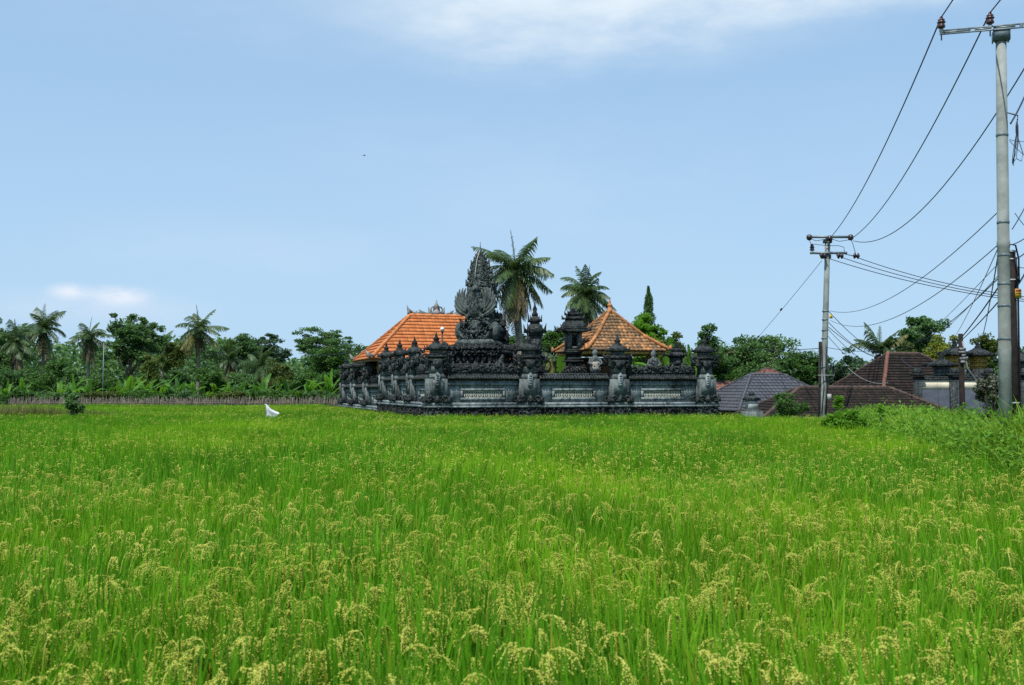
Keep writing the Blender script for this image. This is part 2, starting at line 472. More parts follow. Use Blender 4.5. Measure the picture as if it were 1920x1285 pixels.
# ------------------------------------------------------------------ rice
PROTO = bpy.data.collections.new('rice_clump_shapes')      # not linked to the scene
def blade_strip(mb_v, mb_f, n0, base, az, h, lean, w, segs=4, droop=0.0):
    pass
def blades(mb, n, rad, hmin, hmax, wmin, wmax, segs=4, lean=(.05, .32), droop=.10):
    """n curved tapering blades, vectorised"""
    az = RNG.uniform(0, 2 * PI, n); br = rad * np.sqrt(RNG.uniform(0, 1, n)); ba = RNG.uniform(0, 2 * PI, n)
    h = RNG.uniform(hmin, hmax, n); le = RNG.uniform(*lean, n); w = RNG.uniform(wmin, wmax, n)
    dr = RNG.uniform(0, 1, n) ** 3 * droop
    t = np.linspace(0, 1, segs + 1)[None]
    out = le[:, None] * t ** 2 * h[:, None] * .9
    z = h[:, None] * (t - dr[:, None] * t ** 4 * 2)
    x = br[:, None] * np.cos(ba)[:, None] + out * np.cos(az)[:, None]
    y = br[:, None] * np.sin(ba)[:, None] + out * np.sin(az)[:, None]
    fa = az + PI / 2 + RNG.normal(0, .5, n)
    ww = w[:, None] * .5 * (np.minimum(1, .55 + t * 1.2) * (1 - t ** 3) + .04)
    dx = np.cos(fa)[:, None] * ww; dy = np.sin(fa)[:, None] * ww
    v = np.stack([np.stack([x - dx, y - dy, z], -1), np.stack([x + dx, y + dy, z], -1)], 2)   # n, seg+1, 2, 3
    k = np.arange(n)[:, None] * (segs + 1) * 2 + np.arange(segs)[None] * 2
    f = np.stack([k, k + 1, k + 3, k + 2], -1).reshape(-1, 4)
    mb.add(v.reshape(-1, 3), [f])
def grain_shape(mb, c, d, l, w):
    """diamond grains at c with directions d, vectorised"""
    n = len(c)
    d = d / (np.linalg.norm(d, axis=1, keepdims=True) + 1e-9)
    a = np.cross(d, RNG.normal(size=(n, 3))); a /= np.linalg.norm(a, axis=1, keepdims=True) + 1e-9
    b = np.cross(d, a)
    v = np.stack([c - d * l / 2, c + a * w, c + b * w, c - a * w, c - b * w, c + d * l / 2], 1)
    k = np.arange(n)[:, None] * 6
    tri = np.array([(0, 2, 1), (0, 3, 2), (0, 4, 3), (0, 1, 4), (5, 1, 2), (5, 2, 3), (5, 3, 4), (5, 4, 1)])
    mb.add(v.reshape(-1, 3), [(k[:, :, None] + tri[None]).reshape(-1, 3)])
def panicles(mb, n, rad, z0, detail):
    """nodding ears: a stalk that bends over and a comb of hanging grain strands"""
    for _ in range(n):
        az = RNG.uniform(0, 2 * PI); d = np.array([math.cos(az), math.sin(az), 0])
        base = np.array([RNG.normal(0, rad * .6), RNG.normal(0, rad * .6), RNG.uniform(z0 - .12, z0 + .08)])
        ln = RNG.uniform(.12, .20); nt_ = 9
        t = np.linspace(0, 1, nt_)
        ang = R(75) - (t ** .8) * RNG.uniform(1.7, 3.0)
        step = ln / (nt_ - 1)
        p = base + np.cumsum(np.c_[np.outer(np.cos(ang) * step, d[:2]), np.sin(ang) * step], 0)
        tan = np.gradient(p, axis=0); tan /= np.linalg.norm(tan, axis=1, keepdims=True)
        mb.tube(np.r_[[base - np.array([d[0] * .03, d[1] * .03, .30])], p], .0024, 3)
        k = (9 if detail else 5)
        for s_ in range(k):
            i = 2 + int(s_ * (nt_ - 3) / k)
            m = 14 if detail else 3
            u = np.linspace(0, 1, m)
            dirn = tan[i] * .8 + RNG.normal(0, .35, 3)
            l2 = RNG.uniform(.05, .09)
            q = p[i] + np.outer(u * l2, dirn) + np.outer(u ** 2 * l2 * .8, [0, 0, -1.0])
            tq = np.gradient(q, axis=0)
            c = q + RNG.normal(0, .0030, (m, 3))
            grain_shape(mb, c, tq * 200 + RNG.normal(0, .35, (m, 3)), *((.0125, .0036) if detail else (.034, .0075)))
def join_two(name, blade_mb, grain_mb):
    o1 = blade_mb.build(name, M['rice_blade'], coll=False)
    o2 = grain_mb.build(name + '_g', M['rice_grain'], coll=False)
    me, m2 = o1.data, o2.data
    me.materials.append(M['rice_grain'])
    nv, nl, npoly = len(me.vertices), len(me.loops), len(me.polygons)
    def get(m, coll, attr, n, dt):
        a = np.zeros(n, dtype=dt); getattr(m, coll).foreach_get(attr, a); return a
    v = np.r_[get(me, 'vertices', 'co', nv * 3, np.float32), get(m2, 'vertices', 'co', len(m2.vertices) * 3, np.float32)]
    li = np.r_[get(me, 'loops', 'vertex_index', nl, np.int32), get(m2, 'loops', 'vertex_index', len(m2.loops), np.int32) + nv]
    lt = np.r_[get(me, 'polygons', 'loop_total', npoly, np.int32), get(m2, 'polygons', 'loop_total', len(m2.polygons), np.int32)]
    n = bpy.data.meshes.new(name)
    n.vertices.add(len(v) // 3); n.vertices.foreach_set('co', v)
    n.loops.add(len(li)); n.loops.foreach_set('vertex_index', li)
    n.polygons.add(len(lt))
    n.polygons.foreach_set('loop_start', np.r_[0, np.cumsum(lt)[:-1]].astype(np.int32))
    n.polygons.foreach_set('loop_total', lt)
    n.polygons.foreach_set('material_index', np.r_[np.zeros(npoly, np.int32), np.ones(len(m2.polygons), np.int32)])
    n.update(calc_edges=True)
    n.materials.append(M['rice_blade']); n.materials.append(M['rice_grain'])
    o = bpy.data.objects.new(name, n)
    bpy.data.objects.remove(o1); bpy.data.objects.remove(o2)
    PROTO.objects.link(o)
    return o
NEAR, MID, FAR = 16, 6, 6
for q in range(NEAR):
    b, gr = MB(), MB()
    blades(b, 23, .075, .70, 1.13, .015, .029, 5, (.02, .25))
    blades(b, 6, .06, .75, 1.0, .008, .012, 5, (.25, .7), .25)
    panicles(gr, (0, 0, 0, 0, 1, 1, 1, 1, 2, 2, 2, 2, 3, 3, 3, 4)[q], .09, .82, True)
    join_two('clump_a%02d' % q, b, gr)
for q in range(MID):
    b, gr = MB(), MB()
    blades(b, 24, .08, .66, 1.16, .019, .036, 3, (.02, .22))
    panicles(gr, (2, 1, 2, 1, 0, 4)[q], .09, .83, False)
    join_two('clump_b%d' % q, b, gr)
for q in range(FAR):
    b, gr = MB(), MB()
    blades(b, 105, .36, .62, 1.08, .026, .046, 2, (.02, .25))
    panicles(gr, (3, 1, 2, 1, 0, 5)[q], .30, .84, False)
    join_two('clump_c%d' % q, b, gr)

FRONT0 = P(812, 760, 48.0)                         # near left corner of the temple compound
TH_F, TH_S = R(13), R(19)
UF = Vector((math.cos(TH_F), math.sin(TH_F), 0)); VS = Vector((-math.sin(TH_S), math.cos(TH_S), 0))
def in_rice(x, y):
    ok = (x < np.where(y < 45, 8.5 + (y - 16.6) * .211, 14.5 + (y - 45) * .1) - .1)
    fx, fy = FRONT0.x, FRONT0.y
    front = (y < fy - .9 + (x - fx) * math.tan(TH_F)) | (x < fx - .9 - (y - fy) * math.tan(TH_S))
    house = (x < 11.8) | (y < 45.5)
    bund = (y > 49.3) & (y < 50.5) & (x < -5)
    return ok & front & house & ~bund & (y < 79)
pts, rots, scl, idx = [], [], [], []
def zone(y0, y1, spacing, i0, cnt, smin, smax):
    ys = np.arange(y0, y1, spacing)
    X, Y = [], []
    for y in ys:
        hw = y * .56 + 5.0
        xs = np.arange(-hw, hw, spacing)
        X.append(xs); Y.append(np.full(len(xs), y))
    x = np.concatenate(X); y = np.concatenate(Y)
    x += RNG.uniform(-.42, .42, len(x)) * spacing; y += RNG.uniform(-.42, .42, len(x)) * spacing
    k = in_rice(x, y); x, y = x[k], y[k]; n = len(x)
    pts.append(np.c_[x, y, np.zeros(n)])
    wx = .15 * np.sin(x * .9 + 2 * np.sin(y * .6)) * np.sin(y * 1.1 + x * .3); wy = .14 * np.sin(y * .7 + 1.7 * np.sin(x * .8))
    yaw = RNG.uniform(0, 2 * PI, n); wy = wy + RNG.normal(0, .07, n); wx = wx + RNG.normal(0, .07, n)
    rots.append(np.c_[wy * np.cos(yaw) + wx * np.sin(yaw), -wy * np.sin(yaw) + wx * np.cos(yaw), yaw])
    und = np.sin(x * .33 + 1.3 * np.sin(y * .21)) * np.sin(y * .27 + .8 * np.sin(x * .4))
    scl.append(RNG.uniform(smin, smax, n) * (1 + .05 * und))
    # drifts with more ears and drifts with fewer
    ear = np.sin(x * .8 + 2.1 * np.sin(y * .5)) * np.sin(y * .63 + 1.7 * np.sin(x * .55 + 1)) + RNG.normal(0, .6, n)
    order = {16: list(range(16)), 6: [4, 1, 3, 2, 0, 5]}[cnt]
    ear = ear + np.clip((10 - y) * .16, -.2, .8)
    rank = np.clip(((ear + 1.3) / 2.6 * cnt).astype(int), 0, cnt - 1)
    idx.append(np.array(order)[rank] + i0)
zone(1.6, 15, .165, 0, NEAR, .82, 1.10)
zone(15, 31, .19, NEAR, MID, .84, 1.10)
zone(31, 79, .42, NEAR + MID, FAR, .9, 1.05)
pv = np.concatenate(pts)
rm = bpy.data.meshes.new('rice_field')
rm.vertices.add(len(pv)); rm.vertices.foreach_set('co', pv.astype(np.float32).ravel())
for nm, ty, arr in (('rot', 'FLOAT_VECTOR', np.concatenate(rots)), ('scl', 'FLOAT', np.concatenate(scl)), ('idx', 'INT', np.concatenate(idx))):
    at = rm.attributes.new(nm, ty, 'POINT')
    at.data.foreach_set('vector' if ty == 'FLOAT_VECTOR' else 'value', arr.astype(np.int32 if ty == 'INT' else np.float32).ravel())
rice = bpy.data.objects.new('rice_field', rm); C.objects.link(rice)
tag(rice, 'green rice crop with pale yellow ears filling the whole foreground', 'rice', kind='stuff')
def scatter_group(name, coll):
    ng = bpy.data.node_groups.new(name, 'GeometryNodeTree')
    ng.interface.new_socket('Geometry', in_out='INPUT', socket_type='NodeSocketGeometry')
    ng.interface.new_socket('Geometry', in_out='OUTPUT', socket_type='NodeSocketGeometry')
    a = ng.nodes.new
    gi, go = a('NodeGroupInput'), a('NodeGroupOutput')
    ci = a('GeometryNodeCollectionInfo'); ci.inputs['Collection'].default_value = coll
    ci.inputs['Separate Children'].default_value = True; ci.inputs['Reset Children'].default_value = True
    ip = a('GeometryNodeInstanceOnPoints'); ip.inputs['Pick Instance'].default_value = True
    def attr(nm, ty):
        n = a('GeometryNodeInputNamedAttribute'); n.data_type = ty; n.inputs['Name'].default_value = nm; return n.outputs[0]
    l = ng.links.new
    l(gi.outputs[0], ip.inputs['Points']); l(ci.outputs[0], ip.inputs['Instance'])
    l(attr('idx', 'INT'), ip.inputs['Instance Index'])
    l(attr('rot', 'FLOAT_VECTOR'), ip.inputs['Rotation'])
    l(attr('scl', 'FLOAT'), ip.inputs['Scale'])
    l(ip.outputs[0], go.inputs[0])
    return ng
md = rice.modifiers.new('scatter', 'NODES'); md.node_group = scatter_group('rice_scatter', PROTO)

# ------------------------------------------------------------------ shared shapes for carved stone
def knobs(mb, x0, x1, y0, y1, z0, z1, n, s, flat=.5):
    c = np.c_[RNG.uniform(x0, x1, n), RNG.uniform(y0, y1, n), RNG.uniform(z0, z1, n)]
    d = RNG.normal(size=(n, 3)); d[:, 1] *= .3
    grain_shape(mb, c, d, s * 1.5, s * flat)
def crest(mb, x0, x1, y, z, h, step, d=.1):
    """a row of pointed leaf carvings of uneven height"""
    n = max(1, int((x1 - x0) / step))
    for i in range(n):
        x = x0 + (i + .5) * (x1 - x0) / n
        hh = h * random.uniform(.55, 1.05)
        mb.flame((x, y + random.uniform(-.03, .03), z), step * 1.05, hh, d, random.uniform(-.3, .3) * step)
def scroll_pair(mb, x, y, z, w, size, rz=0):
    for sd in (-1, 1):
        mb.curl((x + sd * w, y, z), size, sd)
def stepped(mb, x, y, z, seq):
    """seq of (w, d, h) stacked blocks"""
    for w, d, h in seq:
        mb.frustum((x, y, z), w, d, w, d, h); z += h
    return z
def tiles(mb, A, B, Cc, D, tw=.25, th=.27, lip=.045, amp=.035, deck=.05):
    """roof face of real overlapping tiles: eave A-B, ridge D-C"""
    A, B, Cc, D = (np.array(tuple(q), dtype=float) for q in (A, B, Cc, D))
    u = (B - A) / np.linalg.norm(B - A)
    m0 = A + u * np.dot((Cc + D) / 2 - A, u)
    sv = (Cc + D) / 2 - m0; S = np.linalg.norm(sv); sv /= S
    nrm = np.cross(u, sv)
    if nrm[2] < 0: nrm = -nrm
    wid = np.linalg.norm(B - A); xd = np.dot(D - A, u); xc = np.dot(Cc - A, u)
    ncs = max(2, int(round(S / th))); th = S / ncs
    base, rows = [], []
    for i in range(ncs):
        sm = (i + .35) * th
        l = xd * sm / S; r = wid + (xc - wid) * sm / S
        k0, k1 = int(math.floor(l / tw)), int(math.ceil(r / tw))
        for k in range(k0, k1):
            a, b = max(l, k * tw), min(r, (k + 1) * tw)
            if b - a > .02: rows.append((a, b, i * th, (i + 1) * th + .02))
    rows = np.array(rows); n = len(rows)
    t = np.linspace(0, 1, 5); arch = amp * np.sin(t * PI)
    jit = RNG.normal(0, .006, n)
    x = rows[:, 0:1] + (rows[:, 1:2] - rows[:, 0:1]) * t
    def row(s, off):
        return A + x[..., None] * u + s[:, None, None] * sv + (arch[None, :, None] + off[:, None, None]) * nrm
    lo = rows[:, 2] + jit
    v = np.stack([row(lo, np.full(n, 0.0)) - (arch[None, :, None]) * nrm * .0, row(lo, np.full(n, lip)), row(rows[:, 3], np.full(n, .004))], 1)
    v = v.reshape(-1, 3)
    k = np.arange(n)[:, None, None] * 15; r0 = np.arange(2)[None, :, None] * 5; j = np.arange(4)[None, None, :]
    b = k + r0 + j
    mb.add(v, [np.stack([b, b + 1, b + 6, b + 5], -1).reshape(-1, 4)])
    mb.add(np.array([A, B, Cc, D]) - nrm * deck * .4, [(0, 1, 2, 3)])
def hipcap(mb, p, q, r=.10, seg=.32):
    p, q = np.array(tuple(p), dtype=float), np.array(tuple(q), dtype=float)
    n = max(2, int(np.linalg.norm(q - p) / seg))
    ts, rr = [], []
    for i in range(n):
        ts += [i / n, (i + .93) / n]; rr += [r * 1.18, r * .92]
    pts = p + np.outer(ts, q - p)
    mb.tube(pts, np.array(rr), 7)
def hip_corners(w, d, ez, rz_, inset=None):
    """local corners of a hip roof: eave rectangle w x d about the origin"""
    k = d / 2 if inset is None else inset
    E = [(-w / 2, -d / 2, ez), (w / 2, -d / 2, ez), (w / 2, d / 2, ez), (-w / 2, d / 2, ez)]
    Rg = [(-w / 2 + k, 0, rz_), (w / 2 - k, 0, rz_)]
    return E, Rg
def hip_roof(parent, w, d, ez, rz_, tile, ridge, tw=.25, th=.27, lip=.045, amp=.035, inset=None, capr=.1, name='roof', curve=0.0):
    E, Rg = hip_corners(w, d, ez, rz_, inset)
    m = MB()
    tiles(m, E[0], E[1], Rg[1], Rg[0], tw, th, lip, amp)
    tiles(m, E[2], E[3], Rg[0], Rg[1], tw, th, lip, amp)
    tiles(m, E[1], E[2], Rg[1], Rg[1], tw, th, lip, amp)
    tiles(m, E[3], E[0], Rg[0], Rg[0], tw, th, lip, amp)
    roof = m.build(name, M[tile], parent)
    c = MB()
    up = np.array([0, 0, capr * .35])
    for a, b in ((E[0], Rg[0]), (E[3], Rg[0]), (E[1], Rg[1]), (E[2], Rg[1])):
        hipcap(c, np.array(a) + up, np.array(b) + up, capr)
    if Rg[1][0] - Rg[0][0] > .05:
        hipcap(c, np.array(Rg[0]) + up, np.array(Rg[1]) + up, capr)
    c.build('ridge_tiles', M[ridge], roof)
    f = MB()
    f.bx(-w / 2 + .06, w / 2 - .06, -d / 2 + .05, -d / 2 + .10, ez - .16, ez - .02)
    f.bx(-w / 2 + .06, w / 2 - .06, d / 2 - .10, d / 2 - .05, ez - .16, ez - .02)
    f.bx(-w / 2 + .06, -w / 2 + .11, -d / 2 + .10, d / 2 - .10, ez - .16, ez - .02)
    f.bx(w / 2 - .11, w / 2 - .06, -d / 2 + .10, d / 2 - .10, ez - .16, ez - .02)
    f.build('fascia', M['wood'], roof)
    return roof, E, Rg

# ------------------------------------------------------------------ temple walls
F0 = Vector((xat(818, 48.0), 48.0, 0))
def front_s(px):
    k = xat(px, 1.0)
    return (k * F0.y - F0.x) / (math.cos(TH_F) - k * math.sin(TH_F))
def side_s(px):
    k = xat(px, 1.0)
    return (F0.x - k * F0.y) / (math.sin(TH_S) + k * math.cos(TH_S))

def wall_pillar(root, x, dz=0.0, h=1.0, corner=False):
    """x along the wall, front face towards -y"""
    Z = lambda z: 1.55 + (z - 1.55) * h + dz
    body = MB()
    body.frustum((x, .06, 1.30 + dz), 1.26, .96, 1.26, .96, .10); body.frustum((x, .06, 1.40 + dz), 1.18, .88, 1.12, .84, .15)
    body.frustum((x, .06, Z(1.55)), 1.03, .66, 1.00, .64, Z(2.70) - Z(1.55))
    body.frustum((x, .06, Z(2.70)), .78, .60, .66, .56, .24)
    body.frustum((x, .06, Z(2.70) + .24), .62, .54, .58, .52, Z(3.46) - Z(2.70) - .24)
    body.bx(x - .33, x + .33, -.40 + .06, -.3, Z(1.95), Z(2.62))
    pil = body.build('wall_pillar', M['stone_pillar'], root)
    base = MB()
    base.frustum((x, .06, 0), 1.16, .86, 1.12, .82, 1.297 + dz)
    knobs(base, x - .56, x + .56, -.42, -.34, .8 + dz, 1.28 + dz, 40, .10)
    for sd in (-1, 1):
        base.curl((x + sd * .34, -.40, Z(1.58)), .34, sd, 1.2, .075)
        base.flame((x + sd * .55, -.36, Z(1.56)), .26, .36, .18, sd * .08)
        base.curl((x + sd * .60, -.05, Z(1.58)), .30, sd, 1.1, .07)
    base.flame((x, -.38, Z(1.57)), .30, .36, .14)
    knobs(base, x - .58, x + .58, -.44, -.28, Z(1.56), Z(1.86), 46, .075)
    base.build('base_carving', M['stone_dark'], pil)
    pq = MB()
    o = [(-.13, .10), (0, 0), (.13, .10), (.13, .64), (0, .76), (-.13, .64)]
    pq.prism([(a * 1.0, b * h) for a, b in o], -.365 - .02, -.33, (x, 0, Z(2.26)))
    for i in range(5):
        pq.box((x, -.39, Z(2.26) + (.16 + i * .11) * h), (.12 - .02 * (i % 2), .03, .05))
    pq.build('plaque', M['stone_wall'], pil)
    cap = MB()
    z = Z(3.43)
    for w, dd, hh in ((.70, .62, .10), (.84, .74, .12), (.72, .64, .07), (.94, .80, .12), (.80, .70, .06)):
        cap.frustum((x, .06, z), w, dd, w * 1.03, dd * 1.03, hh * h); z += hh * h
    for sd in (-1, 1):
        cap.curl((x + sd * .34, -.18, Z(3.28)), .50, sd, 1.2, .085)
        cap.curl((x + sd * .52, -.05, Z(3.50)), .46, sd, 1.15, .075)
        cap.curl((x + sd * .40, .28, Z(3.42)), .44, sd, 1.15, .07)
        cap.flame((x + sd * .62, .04, Z(3.42)), .26, .62, .14, sd * .14)
        cap.flame((x + sd * .43, -.22, Z(3.30)), .20, .44, .10, sd * .10)
    knobs(cap, x - .58, x + .58, -.36, .0, Z(3.28), Z(3.88), 90, .075)
    o = [(-.26, .34), (-.16, .0), (0, -.16), (.16, .0), (.26, .34)]
    cap.prism([(a, b * h) for a, b in o], -.36, -.28, (x, 0, Z(3.30)))
    cap.build('carved_capital', M['stone_dark'], pil)
    nb = MB()
    zz = z
    nb.frustum((x, .06, zz), .58, .52, .56, .50, Z(4.14) - zz)
    nb.bx(x - .19, x + .19, -.235, -.18, zz + .05 * h, Z(4.08))
    nb.build('niche_block', M['stone_pillar'], pil)
    rf = MB()
    rf.frustum((x, .06, Z(4.08)), .86, .76, .96, .86, .06 * h)
    rf.frustum((x, .06, Z(4.08) + .06 * h), .94, .84, .46, .42, .26 * h)
    rf.frustum((x, .06, Z(4.08) + .32 * h), .40, .36, .30, .28, .08 * h)
    for sx in (-1, 1):
        for sy in (-1, 1):
            rf.flame((x + sx * .46, .06 + sy * .39, Z(4.10)), .14, .24, .10, sx * .07)
    rf.build('pillar_roof', M['stone_dark'], pil)
    fn = MB()
    fn.lathe((x, .06, Z(4.44)), [(.17, 0), (.19, .05 * h), (.11, .10 * h), (.16, .16 * h), (.16, .22 * h), (.09, .27 * h), (.075, .33 * h), (.04, .42 * h), (.012, .54 * h)], 8)
    fn.build('finial', M['stone_black'], pil)
    return pil

def wall_bay(root, x0, x1, dz=0.0, window=True, ww=None):
    """panel, plinth, tiled coping and lattice window between two pillars"""
    w = MB()
    xm = (x0 + x1) / 2
    ww = ww or (x1 - x0) * .56
    wz0, wz1 = 1.78 + dz, 2.12 + dz
    # panel pieces round the opening
    w.bx(x0, xm - ww / 2, 0, .22, 1.55 + dz, 2.62 + dz)
    w.bx(xm + ww / 2, x1, 0, .22, 1.55 + dz, 2.62 + dz)
    w.bx(xm - ww / 2, xm + ww / 2, 0, .22, 1.55 + dz, wz0)
    w.bx(xm - ww / 2, xm + ww / 2, 0, .22, wz1, 2.62 + dz)
    w.bx(x0, x1, -.10, .24, 2.40 + dz, 2.475 + dz)
    panel = w.build('wall_panel', M['stone_wall'], root)
    q = MB(); q.bx(xm - ww / 2 + .003, xm + ww / 2 - .003, .14, .20, wz0 + .003, wz1 - .003); q.build('recess_shade_back', M['stone_black'], panel)  # back plate in black stone: shade behind the lattice put into its colour
    f = MB()
    t = .11
    for a, b, c_, d_ in ((xm - ww / 2 - t, xm + ww / 2 + t, wz0 - t, wz0), (xm - ww / 2 - t, xm + ww / 2 + t, wz1, wz1 + t),
                         (xm - ww / 2 - t, xm - ww / 2, wz0, wz1), (xm + ww / 2, xm + ww / 2 + t, wz0, wz1)):
        f.bx(a, b, -.07, -.002, c_, d_)
    fr = f.build('window_frame', M['stone_wall'], panel)
    la = MB()
    n = max(3, int(ww / .17)); st = ww / n
    zm = (wz0 + wz1) / 2
    for za, zb in ((wz0 + .002, wz0 + .045), (wz1 - .045, wz1 - .002), (zm - .018, zm + .018)):
        la.bx(xm - ww / 2 + .002, xm + ww / 2 - .002, .0, .04, za, zb)
    for i in range(n):
        cx = xm - ww / 2 + (i + .5) * st
        for za, zb in ((wz0 + .047, zm - .02), (zm + .02, wz1 - .047)):
            if i: la.bx(cx - st / 2 - .022, cx - st / 2 + .022, .004, .036, za, zb)
            la.lathe((cx, .02, za), [(.045, 0), (.018, (zb - za) * .5), (.045, zb - za)], 5)
    la.build('lattice', M['lattice'], panel)
    p = MB()
    p.bx(x0, x1, -.36, .24, 1.302 + dz, 1.40 + dz)
    p.bx(x0, x1, -.30, .24, 1.402 + dz, 1.547 + dz)
    p.build('plinth', M['stone_wall'], root)
    rb = MB()
    rb.bx(x0, x1, -.26, .24, -.1, 1.298 + dz)
    knobs(rb, x0, x1, -.34, -.24, .80 + dz, 1.28 + dz, int((x1 - x0) * 44), .11)
    n = int((x1 - x0) / .24)
    for i in range(n):
        if random.random() < .45: continue
        rb.frustum((x0 + (i + .5) * (x1 - x0) / n, -.30, .72 + dz), random.uniform(.08, .2), .10, .13, .12, random.uniform(.3, .56))
    rb.build('rough_footing', M['stone_black'], root)
    c = MB()
    c.bx(x0, x1, -.10, .42, 2.624 + dz, 2.70 + dz)
    A, B = (x0, -.34, 2.70 + dz), (x1, -.34, 2.70 + dz)
    c.add([(x0, -.24, 2.704 + dz), (x1, -.24, 2.704 + dz), (x1, .10, 2.90 + dz), (x0, .10, 2.90 + dz), (x0, .56, 2.704 + dz), (x1, .56, 2.704 + dz)], [[(0, 1, 2, 3), (3, 2, 5, 4)], [(1, 0, 4, 5)]])
    n = int((x1 - x0) / .135)
    for i in range(n):
        cx = x0 + (i + .5) * (x1 - x0) / n
        c.tube([(cx, -.27, 2.71 + dz), (cx, .10, 2.915 + dz)], .048, 6)
    c.tube([(x0, .10, 2.93 + dz), (x1, .10, 2.93 + dz)], .075, 6)
    c.build('tiled_coping', M['stone_dark'], root)
    return panel

fw = thing('temple_wall', 'long grey stone temple wall with three lattice windows facing the rice', 'temple wall', F0, TH_F)
FX = [front_s(p) for p in (818, 991, 1159, 1322)]
for x in FX: wall_pillar(fw, x)
for a, b in zip(FX[:-1], FX[1:]): wall_bay(fw, a + .52, b - .52)
cr = MB()                                   # carved crest along the first and third bay
for a, b, hh in ((FX[0] + .5, FX[1] - .5, .42), (FX[2] + .5, FX[3] - .5, .50)):
    cr.bx(a, b, .02, .20, 2.99, 3.10)
    crest(cr, a, b, .08, 3.08, hh, .27, .14)
    crest(cr, a, b, .22, 3.06, hh * .8, .21, .10)
    knobs(cr, a, b, -.02, .2, 3.0, 3.0 + hh * .75, 170, .09)
    for k in range(5):
        x = a + (k + .5) * (b - a) / 5
        cr.curl((x, .0, 3.05), .34, 1 if k % 2 else -1, 1.15, .07)
cr.build('carved_crest', M['stone_dark'], fw)

sw = thing('temple_wall', 'stepped side wall of the temple running back on the left, crowded with dark carved pillars', 'temple wall', F0, -(PI / 2 - TH_S))
SX = [-side_s(p) for p in (775, 747, 722, 691, 667, 647)]
DZ = [0, 0, 0, -.40, -.40, -.40]
for x, dz in zip(SX, DZ): wall_pillar(sw, x, dz)
allx = [-.10] + SX
for i in range(6):
    wall_bay(sw, allx[i + 1] + .52, allx[i] - .52, DZ[i], ww=(allx[i] - allx[i + 1] - 1.04) * .42)
cr = MB()
for i in range(6):
    a, b = allx[i + 1] + .5, allx[i] - .5
    cr.bx(a, b, .02, .20, 2.99 + DZ[i], 3.10 + DZ[i])
    crest(cr, a, b, .10, 3.08 + DZ[i], .52, .30, .14)
    knobs(cr, a, b, -.02, .2, 3.0 + DZ[i], 3.4 + DZ[i], 110, .09)
    cr.curl(((a + b) / 2, 0, 3.05 + DZ[i]), .4, 1, 1.15, .08)
cr.build('carved_crest', M['stone_dark'], sw)

def mini_tower(name, label, cat, px, Y, rz, zb, zt, w, mat='stone_black'):
    """small carved stone tower standing inside the wall"""
    root = thing(name, label, cat, (xat(px, Y), Y, 0), rz)
    H = zt - zb
    m = MB()
    m.frustum((0, 0, 0), w * 1.5, w * 1.5, w * 1.5, w * 1.5, zb - .004)
    m.frustum((0, 0, zb), w * 1.45, w * 1.45, w * 1.2, w * 1.2, .10 * H)
    m.frustum((0, 0, zb + .10 * H), w * 1.05, w * 1.05, w * 1.05, w * 1.05, .10 * H)
    m.frustum((0, 0, zb + .20 * H), w * 1.3, w * 1.3, w * 1.3, w * 1.3, .05 * H)
    base = m.build('base', M[mat], root)
    k = MB()
    knobs(k, -w * .75, w * .75, -w * .78, -w * .5, zb, zb + .25 * H, 70, .085)
    for sd in (-1, 1):
        k.curl((sd * w * .62, -w * .5, zb + .02 * H), .22 * H, sd, 1.2, .06)
        k.curl((sd * w * .55, -w * .4, zb + .20 * H), .18 * H, sd, 1.2, .055)
    k.build('carving', M['stone_dark'], base)
    b = MB()
    b.frustum((0, 0, zb + .25 * H + .004), w * .9, w * .9, w * .86, w * .86, .28 * H)
    b.frustum((0, 0, zb + .53 * H), w * 1.05, w * 1.05, w * 1.1, w * 1.1, .04 * H)
    b.bx(-w * .22, w * .22, -w * .49, -w * .42, zb + .29 * H, zb + .48 * H)
    b.build('body', M['stone_pillar' if mat != 'stone_black' else 'stone_dark'], root)
    r = MB()
    r.frustum((0, 0, zb + .57 * H + .004), w * 1.35, w * 1.35, w * .75, w * .75, .12 * H)
    r.frustum((0, 0, zb + .69 * H + .004), w * .62, w * .62, w * .62, w * .62, .03 * H)
    r.frustum((0, 0, zb + .72 * H + .008), w * .85, w * .85, w * .42, w * .42, .08 * H)
    for sx in (-1, 1):
        for sy in (-1, 1):
            r.flame((sx * w * .64, sy * w * .6, zb + .57 * H), .16, .13 * H, .10, sx * .08)
            r.flame((sx * w * .4, sy * w * .36, zb + .72 * H), .12, .10 * H, .08, sx * .05)
    r.build('roof', M['stone_dark'], root)
    f = MB()
    f.lathe((0, 0, zb + .80 * H + .01), [(w * .24, 0), (w * .26, .03 * H), (w * .14, .06 * H), (w * .19, .10 * H), (w * .09, .14 * H), (.012, .20 * H)], 8)
    f.build('finial', M['stone_black'], root)
    return root
mini_tower('stone_tower', 'blackened carved stone tower just right of the winged throne, behind the second wall pillar', 'stone tower', 1003, 51.5, TH_F, 3.0, 6.7, .66)
mini_tower('stone_tower', 'squat dark carved tower with scrolls behind the rightmost wall panel', 'stone tower', 1268, 52.6, TH_F, 2.9, 4.72, .62)

